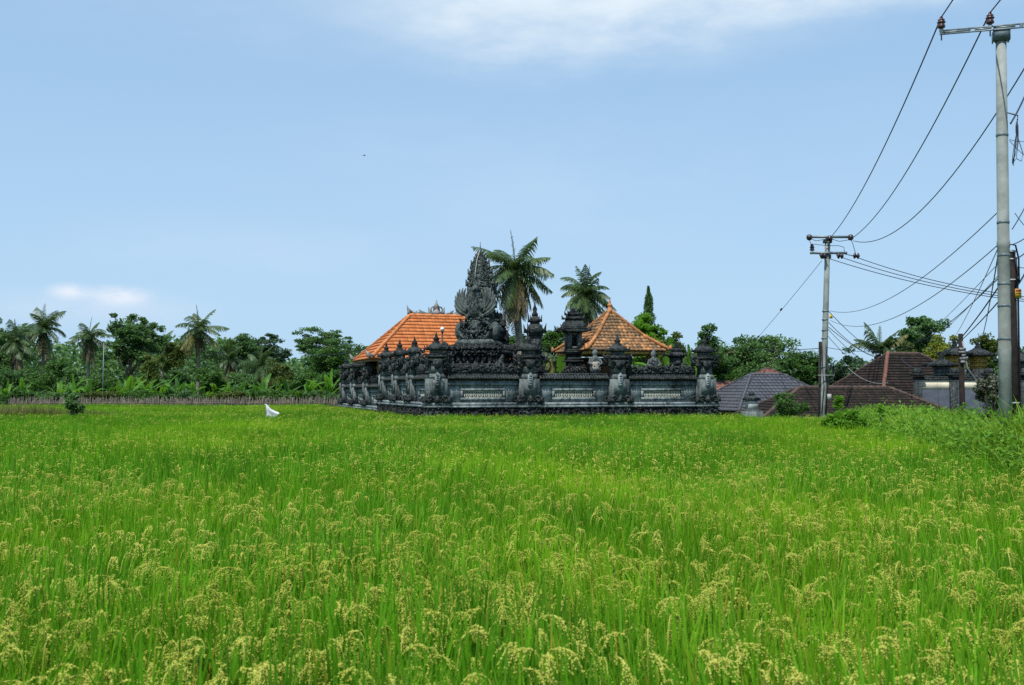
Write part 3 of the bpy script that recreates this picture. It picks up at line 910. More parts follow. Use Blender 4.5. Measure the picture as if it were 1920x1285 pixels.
# ------------------------------------------------------------------ winged stone throne (padmasana)
PR = thing('stone_throne', 'tall dark stone throne tower with carved spread wings, behind the wall', 'shrine', (xat(899, 52.5), 52.5, 0), R(-17))
m = MB()
stepped(m, 0, 0, 0, [(3.9, 3.7, 2.9), (3.7, 3.5, .30), (3.85, 3.65, .12), (3.2, 3.0, .20), (2.55, 2.5, .42), (2.9, 2.8, .10), (3.15, 3.0, .14)])
stepped(m, 0, 0, 4.18, [(2.7, 2.6, .10), (2.95, 2.85, .16), (2.3, 2.25, .08)])
ped = m.build('pedestal', M['stone_black'], PR)
c = MB()
for sx in (-1, 1):
    for sy in (-1, 1):
        cc = MB(); cc.curl((sx * 1.42, sy * 1.35, 4.1), .55, sx, 1.2, .12); cc.build('corner_scroll', M['stone_dark'], ped)
        pass
        cc = MB(); cc.curl((sx * 1.20, sy * 1.28, 3.55), .5, sx, 1.2, .11); cc.build('corner_scroll', M['stone_dark'], ped)
for k in range(9):
    x = -1.3 + k * .325
    c.flame((x, -1.50, 4.24), .24, .28, .12)
    pass
for k in range(7):
    x = -1.05 + k * .35
    c.bx(x - .10, x + .10, -1.36, -1.25, 3.55, 3.90)
knobs(c, -1.6, 1.6, -1.62, -1.3, 3.9, 4.4, 150, .11)
cl = MB()
knobs(cl, -1.9, 1.9, -1.95, -1.75, 3.0, 3.5, 190, .12)
cs_ = MB(); cs_.bx(1.30, 1.50, -1.3, 1.3, 4.0, 4.27); knobs(cs_, 1.30, 1.55, -1.3, 1.3, 3.95, 4.32, 150, .11)
for k in range(9): cs_.flame((1.50, -1.3 + k * .325, 4.24), .12, .28, .24)
cs_.build('side_carving', M['stone_dark'], ped)
for k in range(9): cl.flame(((-1.3 + k * .325) * 1.2, -1.84, 3.28), .30, .36, .14)
for sx in (-1, 1): cl.flame((sx * 1.62, -1.5, 3.35), .4, .62, .22, sx * .14)
c.build('cornice_carving', M['stone_dark'], ped); cl.build('base_carving', M['stone_dark'], ped)
p = MB()
p.frustum((0, 0, 4.524), 2.10, 2.05, 1.85, 1.80, .26)
p.build('platform', M['stone_padma'], PR)
b = MB()
b.frustum((0, .1, 4.788), 1.45, 1.4, 1.25, 1.15, 1.15)
b.frustum((0, .15, 5.94), 1.05, 1.0, .95, .9, 1.9)
body = b.build('body', M['stone_padma'], PR)
b = MB()
for sd in (-1, 1):
    # tall ribbed volutes either side of the guardian face
    for q in range(4):
        b.curl((sd * (.42 + q * .09), -.72 + q * .12, 4.80 + q * .05), 1.08 - q * .14, sd, 1.05, .13 - q * .012)
    b.ball((sd * .95, -.35, 5.25), (.30, .34, .52), 9, 6)
    b.curl((sd * .75, .3, 4.8), .9, sd, 1.1, .13)
    b.ball((sd * .25, -.86, 5.62), (.10, .08, .10), 6, 4)
    b.flame((sd * .14, -.90, 5.05), .09, -.20, .08)
b.ball((0, -.62, 5.45), (.44, .34, .42), 10, 6)
b.ball((0, -.80, 5.16), (.34, .22, .18), 8, 5)
b.ball((0, -.95, 5.38), (.12, .10, .10), 6, 4)
crest(b, -.5, .5, -.72, 5.78, .30, .2, .16)
knobs(b, -.85, .85, -.95, -.66, 4.82, 5.9, 190, .10)
knobs(b, .70, .95, -.6, .6, 4.82, 5.9, 80, .10)
b.build('guardian_carving', M['stone_padma'], body)
# eagle figure with wings
gb = MB()
gb.tube([(0, -.45, 5.85), (0, -.66, 6.25), (0, -.66, 6.7), (0, -.58, 7.05), (0, -.66, 7.30)], [.30, .36, .34, .22, .19], 10)
gb.ball((0, -.70, 7.42), (.21, .22, .22), 9, 6)
gb.tube([(0, -.86, 7.42), (0, -1.02, 7.38), (0, -1.06, 7.27)], [.09, .06, .015], 6)
for sd in (-1, 1):
    gb.tube([(sd * .2, -.6, 6.85), (sd * .48, -.75, 6.6), (sd * .40, -.92, 6.3)], [.12, .10, .07], 6)
    gb.tube([(sd * .2, -.6, 6.1), (sd * .42, -.85, 5.98), (sd * .40, -.85, 5.75)], [.17, .14, .11], 6)
    gb.ball((sd * .19, -.66, 7.62), (.07, .05, .10), 6, 4)
crest(gb, -.26, .26, -.66, 7.58, .30, .13, .1)
knobs(gb, -.38, .38, -1.02, -.85, 6.0, 7.0, 60, .08)
gb.build('eagle_figure', M['stone_padma'], PR)
for sd in (-1, 1):
    wg = MB()
    out = [(.10, 6.02), (.45, 5.99), (.78, 6.15), (.98, 6.45), (1.02, 6.80), (.90, 7.12), (.66, 7.05), (.44, 6.80), (.20, 6.95)]
    if sd < 0: out = [(-x, z) for x, z in out][::-1]
    wg.prism([(x * .86 + sd * .02, 6.62 + (z - 6.62) * .86) for x, z in out], -.58, -.50)
    def feather(p0, tip, bow, y, rr):
        t = np.linspace(0, 1, 11)[:, None]
        p0, tip = np.array(p0), np.array(tip); d_ = tip - p0
        mid = (p0 + tip) / 2 + np.array([d_[1], -d_[0]]) * bow
        pp = (1 - t) ** 2 * p0 + 2 * t * (1 - t) * mid + t ** 2 * tip
        wg.tube(np.c_[sd * pp[:, 0], y + 0 * pp[:, 0], pp[:, 1]], np.interp(t[:, 0], [0, .4, .85, 1], rr), 6, flat=(0, 1, 0))
    for q in range(9):
        f = q / 8
        tip = R(122 - 150 * f)
        feather((.10 + .06 * f, 6.20 - .14 * f), (.62 + .52 * math.cos(tip), 6.74 + .76 * math.sin(tip)), .42 - .10 * f, -.74 - .03 * (q % 2), [.03, .058, .068, .03])
    for q in range(6):
        f = q / 5
        tip = R(112 - 130 * f)
        feather((.08, 6.25 - .1 * f), (.38 + .22 * math.cos(tip), 6.52 + .38 * math.sin(tip)), .40, -.83, [.03, .05, .05, .02])
    wg.build('wing', M['stone_wing'], PR)
tw = MB()
prof = [(7.30, 1.30), (7.62, 1.34), (7.95, 1.28), (8.25, 1.14), (8.53, 1.02), (8.78, .84), (9.00, .64), (9.20, .42), (9.36, .22), (9.46, .09)]
for q, ((z0, w0), (z1, w1)) in enumerate(zip(prof[:-1], prof[1:])):
    h = z1 - z0
    tw.frustum((0, .1, z0), w0 * .66, w0 * .56, w0 * .60, w0 * .50, h - .05)
    tw.frustum((0, .1, z1 - .05), w0 * .74, w0 * .62, w1 * .80, w1 * .66, .05)
    tw.frustum((0, .1 - w0 * .29, z0), w0 * .26, .10, w0 * .22, .08, h)
    for sd in (-1, 1):
        tw.curl((sd * w0 * .33, .06, z0 - .02), h * 1.12, sd, 1.2, .075 * (.5 + w0 * .5))
        tw.curl((sd * w0 * .30, -.12 * w0, z0 + .02), h * .8, sd, 1.2, .06 * (.5 + w0 * .5))
        tw.flame((sd * w0 * (.46 + .05 * (q % 2)), .10, z0 + h * .15), .17 * w0 + .03, h * 1.1, .16, sd * (.05 + .05 * w0 * (q % 2)))
        tw.curl((sd * w0 * .16, .1 - w0 * .33, z0), h * .8, sd, 1.15, .04)
    knobs(tw, -w0 * .40, w0 * .40, .1 - w0 * .36, .1 - w0 * .26, z0, z1, 30, .07)
    knobs(tw, w0 * .34, w0 * .44, -.2, .4, z0, z1, 14, .07)
tw.lathe((0, .1, 9.42), [(.10, 0), (.085, .08), (.055, .18), (.02, .36)], 8)
tw.build('tower', M['stone_padma'], PR)
sh = MB()
for sd in (-1, 1):
    for q in range(6):
        sh.flame((sd * (.50 + .09 * (q % 3)), .12 + .05 * q, 6.0 + q * .24), .46 - .03 * q, .62, .22, sd * .10)
        sh.curl((sd * (.36 + .05 * (q % 2)), -.10, 5.95 + q * .25), .40, sd, 1.15, .075)
    sh.frustum((sd * .46, .15, 5.9), .42, .7, .30, .5, 1.55)
sh.build('shoulder_carving', M['stone_padma'], body)
rod = MB(); rod.tube([(0, .1, 9.6), (0, .1, 10.02)], [.022, .012], 5)
rod.build('lightning_rod', M['iron'], PR)
cb = MB(); cb.tube([(0, -.0, 9.55), (-.05, -.30, 9.0), (-.08, -.46, 8.4), (-.10, -.52, 7.85)], .016, 5)
cb.build('earth_cable', M['lattice'], PR)

def guardian(label, px, Y, zb, rz, s):
    root = thing('guardian_statue', label, 'statue', (xat(px, Y), Y, zb), rz, 'black guardian statues beside the throne')
    m = MB()
    m.frustum((0, 0, 0), .62 * s, .62 * s, .56 * s, .56 * s, .18 * s)
    m.build('plinth', M['stone_black'], root)
    m = MB()
    m.ball((0, .06 * s, .48 * s), (.26 * s, .26 * s, .34 * s), 9, 6)
    m.tube([(0, 0, .6 * s), (0, -.03 * s, .85 * s), (0, -.05 * s, 1.02 * s)], [.22 * s, .20 * s, .14 * s], 8)
    m.ball((0, -.08 * s, 1.12 * s), (.20 * s, .20 * s, .20 * s), 9, 6)
    m.ball((0, -.26 * s, 1.07 * s), (.11 * s, .09 * s, .08 * s), 7, 5)
    for sd in (-1, 1):
        m.tube([(sd * .2 * s, -.05 * s, .8 * s), (sd * .30 * s, -.18 * s, .55 * s), (sd * .22 * s, -.30 * s, .36 * s)], [.10 * s, .085 * s, .07 * s], 6)
        m.tube([(sd * .16 * s, 0, .36 * s), (sd * .26 * s, -.24 * s, .34 * s), (sd * .22 * s, -.28 * s, .19 * s)], [.13 * s, .11 * s, .09 * s], 6)
        m.flame((sd * .17 * s, -.05 * s, 1.2 * s), .1 * s, .2 * s, .06 * s, sd * .04)
    crest(m, -.16 * s, .16 * s, -.05 * s, 1.26 * s, .22 * s, .1 * s, .1)
    knobs(m, -.25 * s, .25 * s, -.2 * s, .2 * s, .4 * s, 1.2 * s, 40, .09 * s)
    m.build('figure', M['stone_black'], root)
guardian('crouching black stone guardian on the right of the winged throne', 941, 52.9, 4.52, R(20), .98)
guardian('small black stone guardian figure below the wings, further back on the throne', 932, 53.4, 4.52, R(20), 1.3)

# ------------------------------------------------------------------ lantern shrine with tiered roof
LS = thing('lantern_shrine', 'slim grey stone lantern shrine with tiered roof, left of the tiled pavilion', 'shrine', (xat(1075, 53), 53, 0), TH_F)
m = MB()
stepped(m, 0, 0, 0, [(1.5, 1.5, 2.99)])
m.frustum((0, 0, 3.0), 1.15, 1.1, .78, .75, .40)
stepped(m, 0, 0, 3.40, [(.66, .64, .22), (.92, .88, .10), (.78, .74, .16), (.66, .64, .18), (.96, .90, .08), (1.0, .94, .07), (.84, .80, .10)])
knobs(m, -.5, .5, -.6, -.4, 3.0, 3.5, 60, .08)
for sd in (-1, 1): m.curl((sd * .42, -.42, 3.0), .42, sd, 1.2, .08)
m.build('base', M['stone_dark'], LS)
b = MB()
zb, zt = 4.32, 5.22
b.bx(-.38, -.17, -.36, .36, zb, zt); b.bx(.17, .38, -.36, .36, zb, zt)
b.bx(-.168, .168, -.30, .36, zb, zb + .14); b.bx(-.168, .168, -.30, .36, zt - .16, zt); b.bx(-.168, .168, .0, .36, zb + .142, zt - .162)
b.build('body', M['stone_pillar'], LS)
d = MB(); d.bx(-.12, .12, -.06, -.004, zb + .2, zt - .26); d.build('niche_panel', M['stone_black'], LS)
r = MB()
r.frustum((0, 0, 5.224), 1.30, 1.25, 1.38, 1.32, .07)
r.frustum((0, 0, 5.294), 1.34, 1.28, .84, .80, .52)
for k in range(5):
    s = 1.34 - k * .10
    r.frustum((0, 0, 5.30 + k * .10), s + .03, s - .03, s - .06, s - .12, .05)
r.frustum((0, 0, 5.82), .72, .68, .72, .68, .10)
r.frustum((0, 0, 5.92), .90, .86, .60, .56, .14)
r.frustum((0, 0, 6.064), .52, .50, .52, .50, .08)
r.frustum((0, 0, 6.148), .68, .64, .40, .38, .12)
for sx in (-1, 1):
    for sy in (-1, 1):
        r.flame((sx * .70, sy * .62, 5.26), .24, .34, .12, sx * .18)
        r.flame((sx * .44, sy * .40, 5.92), .16, .24, .10, sx * .08)
        r.flame((sx * .33, sy * .30, 6.15), .14, .22, .10, sx * .06)
r.build('roof', M['stone_dark'], LS)
f = MB(); f.lathe((0, 0, 6.27), [(.17, 0), (.19, .06), (.10, .11), (.13, .17), (.05, .24), (.012, .32)], 8)
f.build('finial', M['stone_black'], LS)

# ------------------------------------------------------------------ pavilion with pyramid roof
PV = thing('pavilion', 'open pavilion with steep mottled orange pyramid roof beside the lantern shrine', 'pavilion', (xat(1144, 54.6), 54.6, 0), R(19))
m = MB()
stepped(m, 0, 0, 0, [(3.9, 3.9, 2.6), (4.1, 4.1, .12)])
pb = m.build('stone_floor', M['stone_dark'], PV)
SQ, EZ, AZ = 2.32, 4.22, 6.50
E = [(-SQ, -SQ, EZ), (SQ, -SQ, EZ), (SQ, SQ, EZ), (-SQ, SQ, EZ)]
ap = (0, 0, AZ)
m = MB()
def lerp(a, b, t): return tuple(a[i] + (b[i] - a[i]) * t for i in range(3))
KN = .30
EM = [(x * .58, y * .58, EZ + (AZ - EZ) * .36) for x, y, z in E]      # slight sag of the slopes
for i in range(4):
    j = (i + 1) % 4
    tiles(m, E[i], E[j], EM[j], EM[i], .23, .25, .05, .04)
    tiles(m, EM[i], EM[j], ap, ap, .23, .25, .05, .04)
roof = m.build('roof', M['tile_old'], PV)
c = MB()
for i in range(4):
    e = np.array(E[i]) * (1.03, 1.03, 1) + (0, 0, .10)
    hipcap(c, e, np.array(EM[i]) + (0, 0, .07), .105, .28); hipcap(c, np.array(EM[i]) + (0, 0, .07), np.array(ap) + (0, 0, .05), .105, .28)
    c.flame((E[i][0] * 1.03, E[i][1] * 1.03, EZ + .05), .26, .30, .2, .08 * (1 if E[i][0] > 0 else -1))
c.build('ridge_tiles', M['ridge_old'], roof)
c = MB(); c.lathe((0, 0, AZ - .05), [(.22, 0), (.20, .08), (.12, .14), (.11, .30), (.16, .36), (.08, .42), (.05, .52), (.06, .56), (.015, .68)], 8)
c.build('roof_finial', M['ridge_old'], roof)
f = MB()
for sx in (-1, 1):
    f.bx(-SQ + .1, SQ - .1, sx * (SQ - .14) - .04, sx * (SQ - .14) + .04, EZ - .18, EZ - .02)
    f.bx(sx * (SQ - .14) - .04, sx * (SQ - .14) + .04, -SQ + .2, SQ - .2, EZ - .18, EZ - .02)
    f.bx(-1.7, 1.7, sx * 1.55 - .07, sx * 1.55 + .07, EZ - .22, EZ - .04)
    f.bx(sx * 1.55 - .07, sx * 1.55 + .07, -1.47, 1.47, EZ - .22, EZ - .04)
f.build('eave_beams', M['gold'], PV)
for x, y in ((-1.55, -1.55), (1.55, -1.55), (1.55, 1.55), (-1.55, 1.55), (0.1, -1.55)):
    m = MB(); m.frustum((x, y, 2.72), .24, .24, .22, .22, .22); m.frustum((x, y, 2.94), .13, .13, .12, .12, 1.06)
    m.build('post', M['gold'], PV)
m = MB(); m.bx(-1.7, 1.7, 1.35, 1.48, 2.724, 3.95); m.build('back_screen', M['wood'], PV)
m = MB(); m.bx(-1.65, 1.65, -1.0, 1.3, 2.73, 3.05); m.build('red_platform', M['cloth_red'], PV)

def stone_figure(label, px, Y, zb, cloth):
    root = thing('stone_statue', label, 'statue', (xat(px, Y), Y, zb), R(5))
    m = MB(); m.frustum((0, 0, 0), .7, .7, .6, .6, .42); m.build('plinth', M['stone_dark'], root)
    m = MB()
    m.lathe((0, 0, .424), [(.24, 0), (.26, .2), (.20, .5), (.26, .72), (.22, .86), (.10, .92), (.13, 1.0), (.16, 1.1), (.13, 1.2), (.05, 1.3), (.01, 1.42)], 9, 1, .8)
    for sd in (-1, 1): m.tube([(sd * .22, 0, 1.22), (sd * .34, -.06, .98), (sd * .2, -.22, .9)], [.08, .07, .06], 6)
    knobs(m, -.25, .25, -.22, -.1, .5, 1.3, 30, .08)
    m.build('figure', M['stone_pillar'], root)
    if cloth:
        m = MB(); m.lathe((0, 0, .60), [(.275, 0), (.285, .15), (.255, .34), (.27, .46)], 10, 1, .85); m.build('sash', M['cloth_beige'], root)
stone_figure('grey stone statue with pale cloth wrapped round it, under the pavilion eave', 1116, 51.6, 2.55, True)
stone_figure('small dark stone statue between the pavilion and the squat tower', 1226, 52.4, 2.5, False)

# ------------------------------------------------------------------ long hall with bright orange roof
HL = thing('temple_hall', 'hall with bright orange hipped tile roof and grey crown ornaments, left behind the throne', 'building', (xat(818, 66), 66, 0), R(18))
hw, hd, he, hr = 9.9, 6.6, 4.06, 7.02
rf, E, Rg = hip_roof(HL, hw, hd, he, hr, 'tile_orange', 'ridge_orange', .24, .33, .075, .012, 3.15, .12)
o = MB()
def crown(mb, x, z, s):
    mb.flame((x, 0, z), .9 * s, .42 * s, .16); mb.flame((x, 0, z + .25 * s), .46 * s, .75 * s, .14)
    for sd in (-1, 1):
        mb.curl((x + sd * .18 * s, -.02, z + .12 * s), .50 * s, sd, 1.1, .06 * s)
        mb.flame((x + sd * .42 * s, 0, z), .3 * s, .52 * s, .12, sd * .12 * s)
        mb.flame((x + sd * .85 * s, 0, z), .55 * s, .34 * s, .10, sd * .34 * s)
        mb.flame((x + sd * 1.15 * s, 0, z), .4 * s, .26 * s, .10, sd * .26 * s)
crown(o, 0, hr + .1, 1.0)
o.build('roof_crown', M['ornament'], rf)
for sd in (-1, 1):
    x = sd * 1.80
    o = MB()
    o.flame((x, 0, hr + .08), .34, .62, .14, sd * .20); o.flame((x - sd * .28, 0, hr + .08), .4, .3, .12, sd * .12); o.flame((x - sd * .55, 0, hr + .08), .4, .22, .12, sd * .1)
    o.build('ridge_ornament', M['ornament'], rf)
    for sy in (-1, 1):
        o = MB(); o.flame((sd * hw / 2, sy * hd / 2, he + .08), .5, .45, .16, sd * .3); o.build('corner_ornament', M['ornament'], rf)
m = MB(); m.bx(-4.2, 4.2, -2.6, 2.6, 0, 2.2); m.build('stone_floor', M['stone_dark'], HL)
m = MB()
m.bx(-4.1, 4.1, 1.6, 1.8, 2.204, he - .05); m.bx(-4.1, -3.9, -1.2, 1.598, 2.204, he - .05); m.bx(3.9, 4.1, -1.2, 1.598, 2.204, he - .05)
m.build('wall', M['brick_yellow'], HL)
for x in (-3.9, -1.3, 1.3, 3.9):
    m = MB(); m.frustum((x, -2.3, 2.204), .3, .3, .26, .26, .3); m.frustum((x, -2.3, 2.51), .18, .18, .16, .16, he - 2.57); m.build('column', M['wood'], HL)

LP = thing('garden_lamp', 'white globe lamp on a thin black post against the orange hall roof', 'lamp post', (xat(829, 56), 56, 0))
m = MB(); m.tube([(0, 0, 0), (0, 0, 5.36)], .045, 8); m.lathe((0, 0, 5.36), [(.05, 0), (.10, .03), (.10, .07), (.04, .10)], 10)
m.build('post', M['iron'], LP)
m = MB(); m.ball((0, 0, 5.57), .125, 14, 9); m.build('globe', M['lamp'], LP, smooth=True)

# ------------------------------------------------------------------ houses on the low ground at the right
def house(label, px, Y, rz, w, d, ez, rz_, tile, ridge, inset, zb=-1.6, wall='housewall', lip=.045, tw=.25, th=.27, amp=.03):
    root = thing('house', label, 'house', (xat(px, Y), Y, 0), rz)
    rf, E, Rg = hip_roof(root, w, d, ez, rz_, tile, ridge, tw, th, lip, amp, inset, .10)
    m = MB()
    a, b = w / 2 - .6, d / 2 - .6
    m.bx(-a, a, -b, -b + .15, zb, ez - .1); m.bx(-a, a, b - .15, b, zb, ez - .1)
    m.bx(-a, -a + .15, -b + .152, b - .152, zb, ez - .1); m.bx(a - .15, a, -b + .152, b - .152, zb, ez - .1)
    wl = m.build('wall', M[wall], root)
    for x in (-a * .55, a * .45):
        m = MB(); m.bx(x - .45, x + .45, -b - .03, -b - .003, ez - 1.5, ez - .5); m.build('window', M['iron'], root)
    m = MB(); m.bx(-.4, .4, -b - .03, -b - .003, zb, zb + 1.9); m.build('door', M['wood'], root)
    return root, rf, E, Rg
def place_house(label, near_px, near_py, Y, r, w, d, ez_off, rise, tile, ridge, inset, **kw):
    """near-left eave corner is at the given pixel ray; the house is turned by r"""
    n = P(near_px, near_py, Y)
    cx = n.x + math.cos(r) * w / 2 - math.sin(r) * d / 2
    cy = n.y + math.sin(r) * w / 2 + math.cos(r) * d / 2
    root = thing('house', label, 'house', (cx, cy, 0), r)
    ez = n.z; rz_ = ez + rise; zb = -1.6
    rf, E, Rg = hip_roof(root, w, d, ez, rz_, tile, ridge, kw.get('tw', .25), kw.get('th', .27), kw.get('lip', .045), kw.get('amp', .03), inset, .10)
    m = MB(); a, b = w / 2 - .6, d / 2 - .6
    m.bx(-a, a, -b, -b + .15, zb, ez - .1); m.bx(-a, a, b - .15, b, zb, ez - .1)
    m.bx(-a, -a + .15, -b + .152, b - .152, zb, ez - .1); m.bx(a - .15, a, -b + .152, b - .152, zb, ez - .1)
    m.build('wall', M['housewall'], root)
    m = MB(); m.bx(-.4, .4, -b - .03, -b - .003, zb, zb + 1.9); m.build('door', M['wood'], root)
    return root, rf, E, Rg
place_house('low house with dark grey hipped tile roof right of the temple wall', 1385, 772, 57, R(22), 8.4, 6.0, 0, 2.15, 'tile_grey', 'ridge_grey', 3.0, tw=.30, th=.32, lip=.05, amp=.045)
r_, rf_, E_, Rg_ = place_house('house with tall mossy brown tile roof and a reddish hip ridge', 1655, 745, 60, R(20), 9.0, 6.4, 0, 2.75, 'tile_brown', 'ridge_brown', 3.2, lip=.07)
hp = MB(); hipcap(hp, np.array(E_[0]) * (1, 1, 1) + (0, 0, .10), np.array(Rg_[0]) + (0, 0, .12), .12); hp.build('reddish_ridge', M['ridge_pink'], rf_)
place_house('long low house with mossy dark brown roof just behind the tall grass', 1428, 786, 50, R(3), 10.6, 5.4, 0, 1.55, 'tile_brown', 'ridge_brown', 2.9, lip=.07)
place_house('small house with dull red tile roof between temple wall and grey roof', 1318, 738, 66, R(16), 5.5, 4.5, 0, .75, 'tile_red', 'ridge_brown', 2.2)
rn = thing('house', 'sliver of dull red tiled roof showing above the grey roof ridge', 'house', (xat(1440, 72), 72, 0), R(25))
hip_roof(rn, 3.6, 3.2, 2.5, 3.6, 'tile_red', 'ridge_brown', inset=1.5)
m = MB(); m.bx(-1.3, 1.3, -1.1, 1.1, -1.6, 2.4); m.build('wall', M['housewall'], rn)

# cream compound wall with dark coping, gate towers
CW = thing('compound_wall', 'cream panelled wall with dark coping behind the near pole', 'wall', (xat(1718, 56), 56, 0), R(2))
Lw = 11.0
zc = lambda y: zat(y, 56)
m = MB(); m.bx(0, Lw, 0, .2, -1.6, zc(731)); m.build('lower_wall', M['greyband'], CW)
m = MB(); m.bx(0, Lw, .02, .18, zc(731) + .004, zc(713)); m.build('cream_panel', M['cream'], CW)
m = MB(); m.bx(-.1, Lw, -.05, .26, zc(713) + .004, zc(709)); m.bx(-.1, Lw, -.03, .22, zc(709) + .002, zc(706)); m.build('coping', M['stone_dark'], CW)
for k in range(5):
    x = .05 + k * 2.05
    m = MB(); m.bx(x - .22, x + .22, -.14, .0 - .003, -1.6, zc(715)); m.frustum((x, -.06, zc(705)), .6, .5, .7, .6, .14); m.frustum((x, -.06, zc(705) + .142), .5, .42, .2, .2, .30)
    m.build('pier', M['stone_dark'], CW)
def gate(label, px, Y, zb, ztop, w, brick=True):
    root = thing('gate_tower', label, 'gate tower', (xat(px, Y), Y, 0), R(4), 'gate towers over the cream wall')
    H = ztop - zb
    m = MB(); m.frustum((0, 0, -1.6), w, w * .9, w, w * .9, zb + 1.6 - .004); m.build('base', M['stone_dark'], root)
    m = MB()
    for k in range(6):
        s = w * (.78 if k % 2 else .66)
        m.frustum((0, 0, zb + k * .075 * H), s, s, s, s, .075 * H - .003)
    m.build('brick_shaft', M['brick_yellow' if brick else 'stone_pillar'], root)
    r = MB()
    r.frustum((0, 0, zb + .45 * H), w * 1.5, w * 1.4, w * 1.62, w * 1.5, .05 * H)
    r.frustum((0, 0, zb + .50 * H + .003), w * 1.6, w * 1.48, w * .55, w * .5, .20 * H)
    r.frustum((0, 0, zb + .70 * H + .006), w * .46, w * .44, w * .3, w * .3, .06 * H)
    for sx in (-1, 1):
        for sy in (-1, 1): r.flame((sx * w * .78, sy * w * .7, zb + .47 * H), .2, .16 * H, .12, sx * .12)
    r.build('roof', M['stone_dark'], root)
    f = MB(); f.lathe((0, 0, zb + .76 * H + .008), [(.14, 0), (.16, .04 * H), (.08, .08 * H), (.12, .12 * H), (.02, .24 * H)], 8); f.build('finial', M['stone_black'], root)
gate('black roofed gate tower with yellow brick shaft just left of the leaning brace post', 1791, 58, zat(692, 58), zat(636, 58), .85)
gate('shorter gate tower with wide yellow brick shaft left of the near pole', 1834, 58.5, zat(692, 58.5), zat(640, 58.5), .95)
gate('grey gate tower at the right photo edge behind the brown post', 1912, 57, zat(706, 57), zat(648, 57), 1.2, False)
gate('low dark stone gate pillar at the left end of the brick towers', 1766, 57, zat(708, 57), zat(662, 57), .9, False)

# small roadside shrine in front of the grey roof
SH = thing('small_shrine', 'small whitish plaster shrine with dark flat cap before the grey roof', 'shrine', (xat(1409, 48.5), 48.5, 0), R(8))
zz = lambda y: zat(y, 48.5)
m = MB(); m.frustum((0, 0, -1.0), .85, .8, .85, .8, zz(771) + 1.0); m.frustum((0, 0, zz(771) + .003), .72, .66, .72, .66, .06); m.build('base', M['stone_pillar'], SH)
m = MB(); m.frustum((0, 0, zz(771) + .066), .50, .46, .46, .44, zz(751) - zz(771) - .07); m.build('body', M['plaster'], SH)
m = MB(); m.frustum((0, 0, zz(751)), .62, .58, .74, .70, .08); m.frustum((0, 0, zz(751) + .083), .70, .66, .28, .26, .14)
m.frustum((0, 0, zz(751) + .226), .2, .2, .2, .2, .07); m.frustum((0, 0, zz(751) + .30), .26, .24, .10, .10, .14); m.build('cap', M['stone_dark'], SH)

# ------------------------------------------------------------------ vegetation
def leafcards(mb, c, ln, wd, up=.5, droop=0.0):
    """leaf-sized folded diamonds at c, vectorised"""
    n = len(c)
    d = RNG.normal(size=(n, 3)); d[:, 2] = d[:, 2] * .6 - droop
    d /= np.linalg.norm(d, axis=1, keepdims=True)
    nn = RNG.normal(size=(n, 3)); nn[:, 2] = abs(nn[:, 2]) + up
    s = np.cross(d, nn); s /= np.linalg.norm(s, axis=1, keepdims=True) + 1e-9
    u = np.cross(s, d)
    L_ = ln * RNG.uniform(.65, 1.25, (n, 1)); W_ = wd * RNG.uniform(.7, 1.2, (n, 1))
    v = np.stack([c - d * L_ * .5, c + s * W_ * .5 - u * W_ * .12, c + d * L_ * .5, c - s * W_ * .5 - u * W_ * .12], 1)
    k = np.arange(n)[:, None] * 4
    mb.add(v.reshape(-1, 3), [k + np.array([0, 1, 2, 3])])

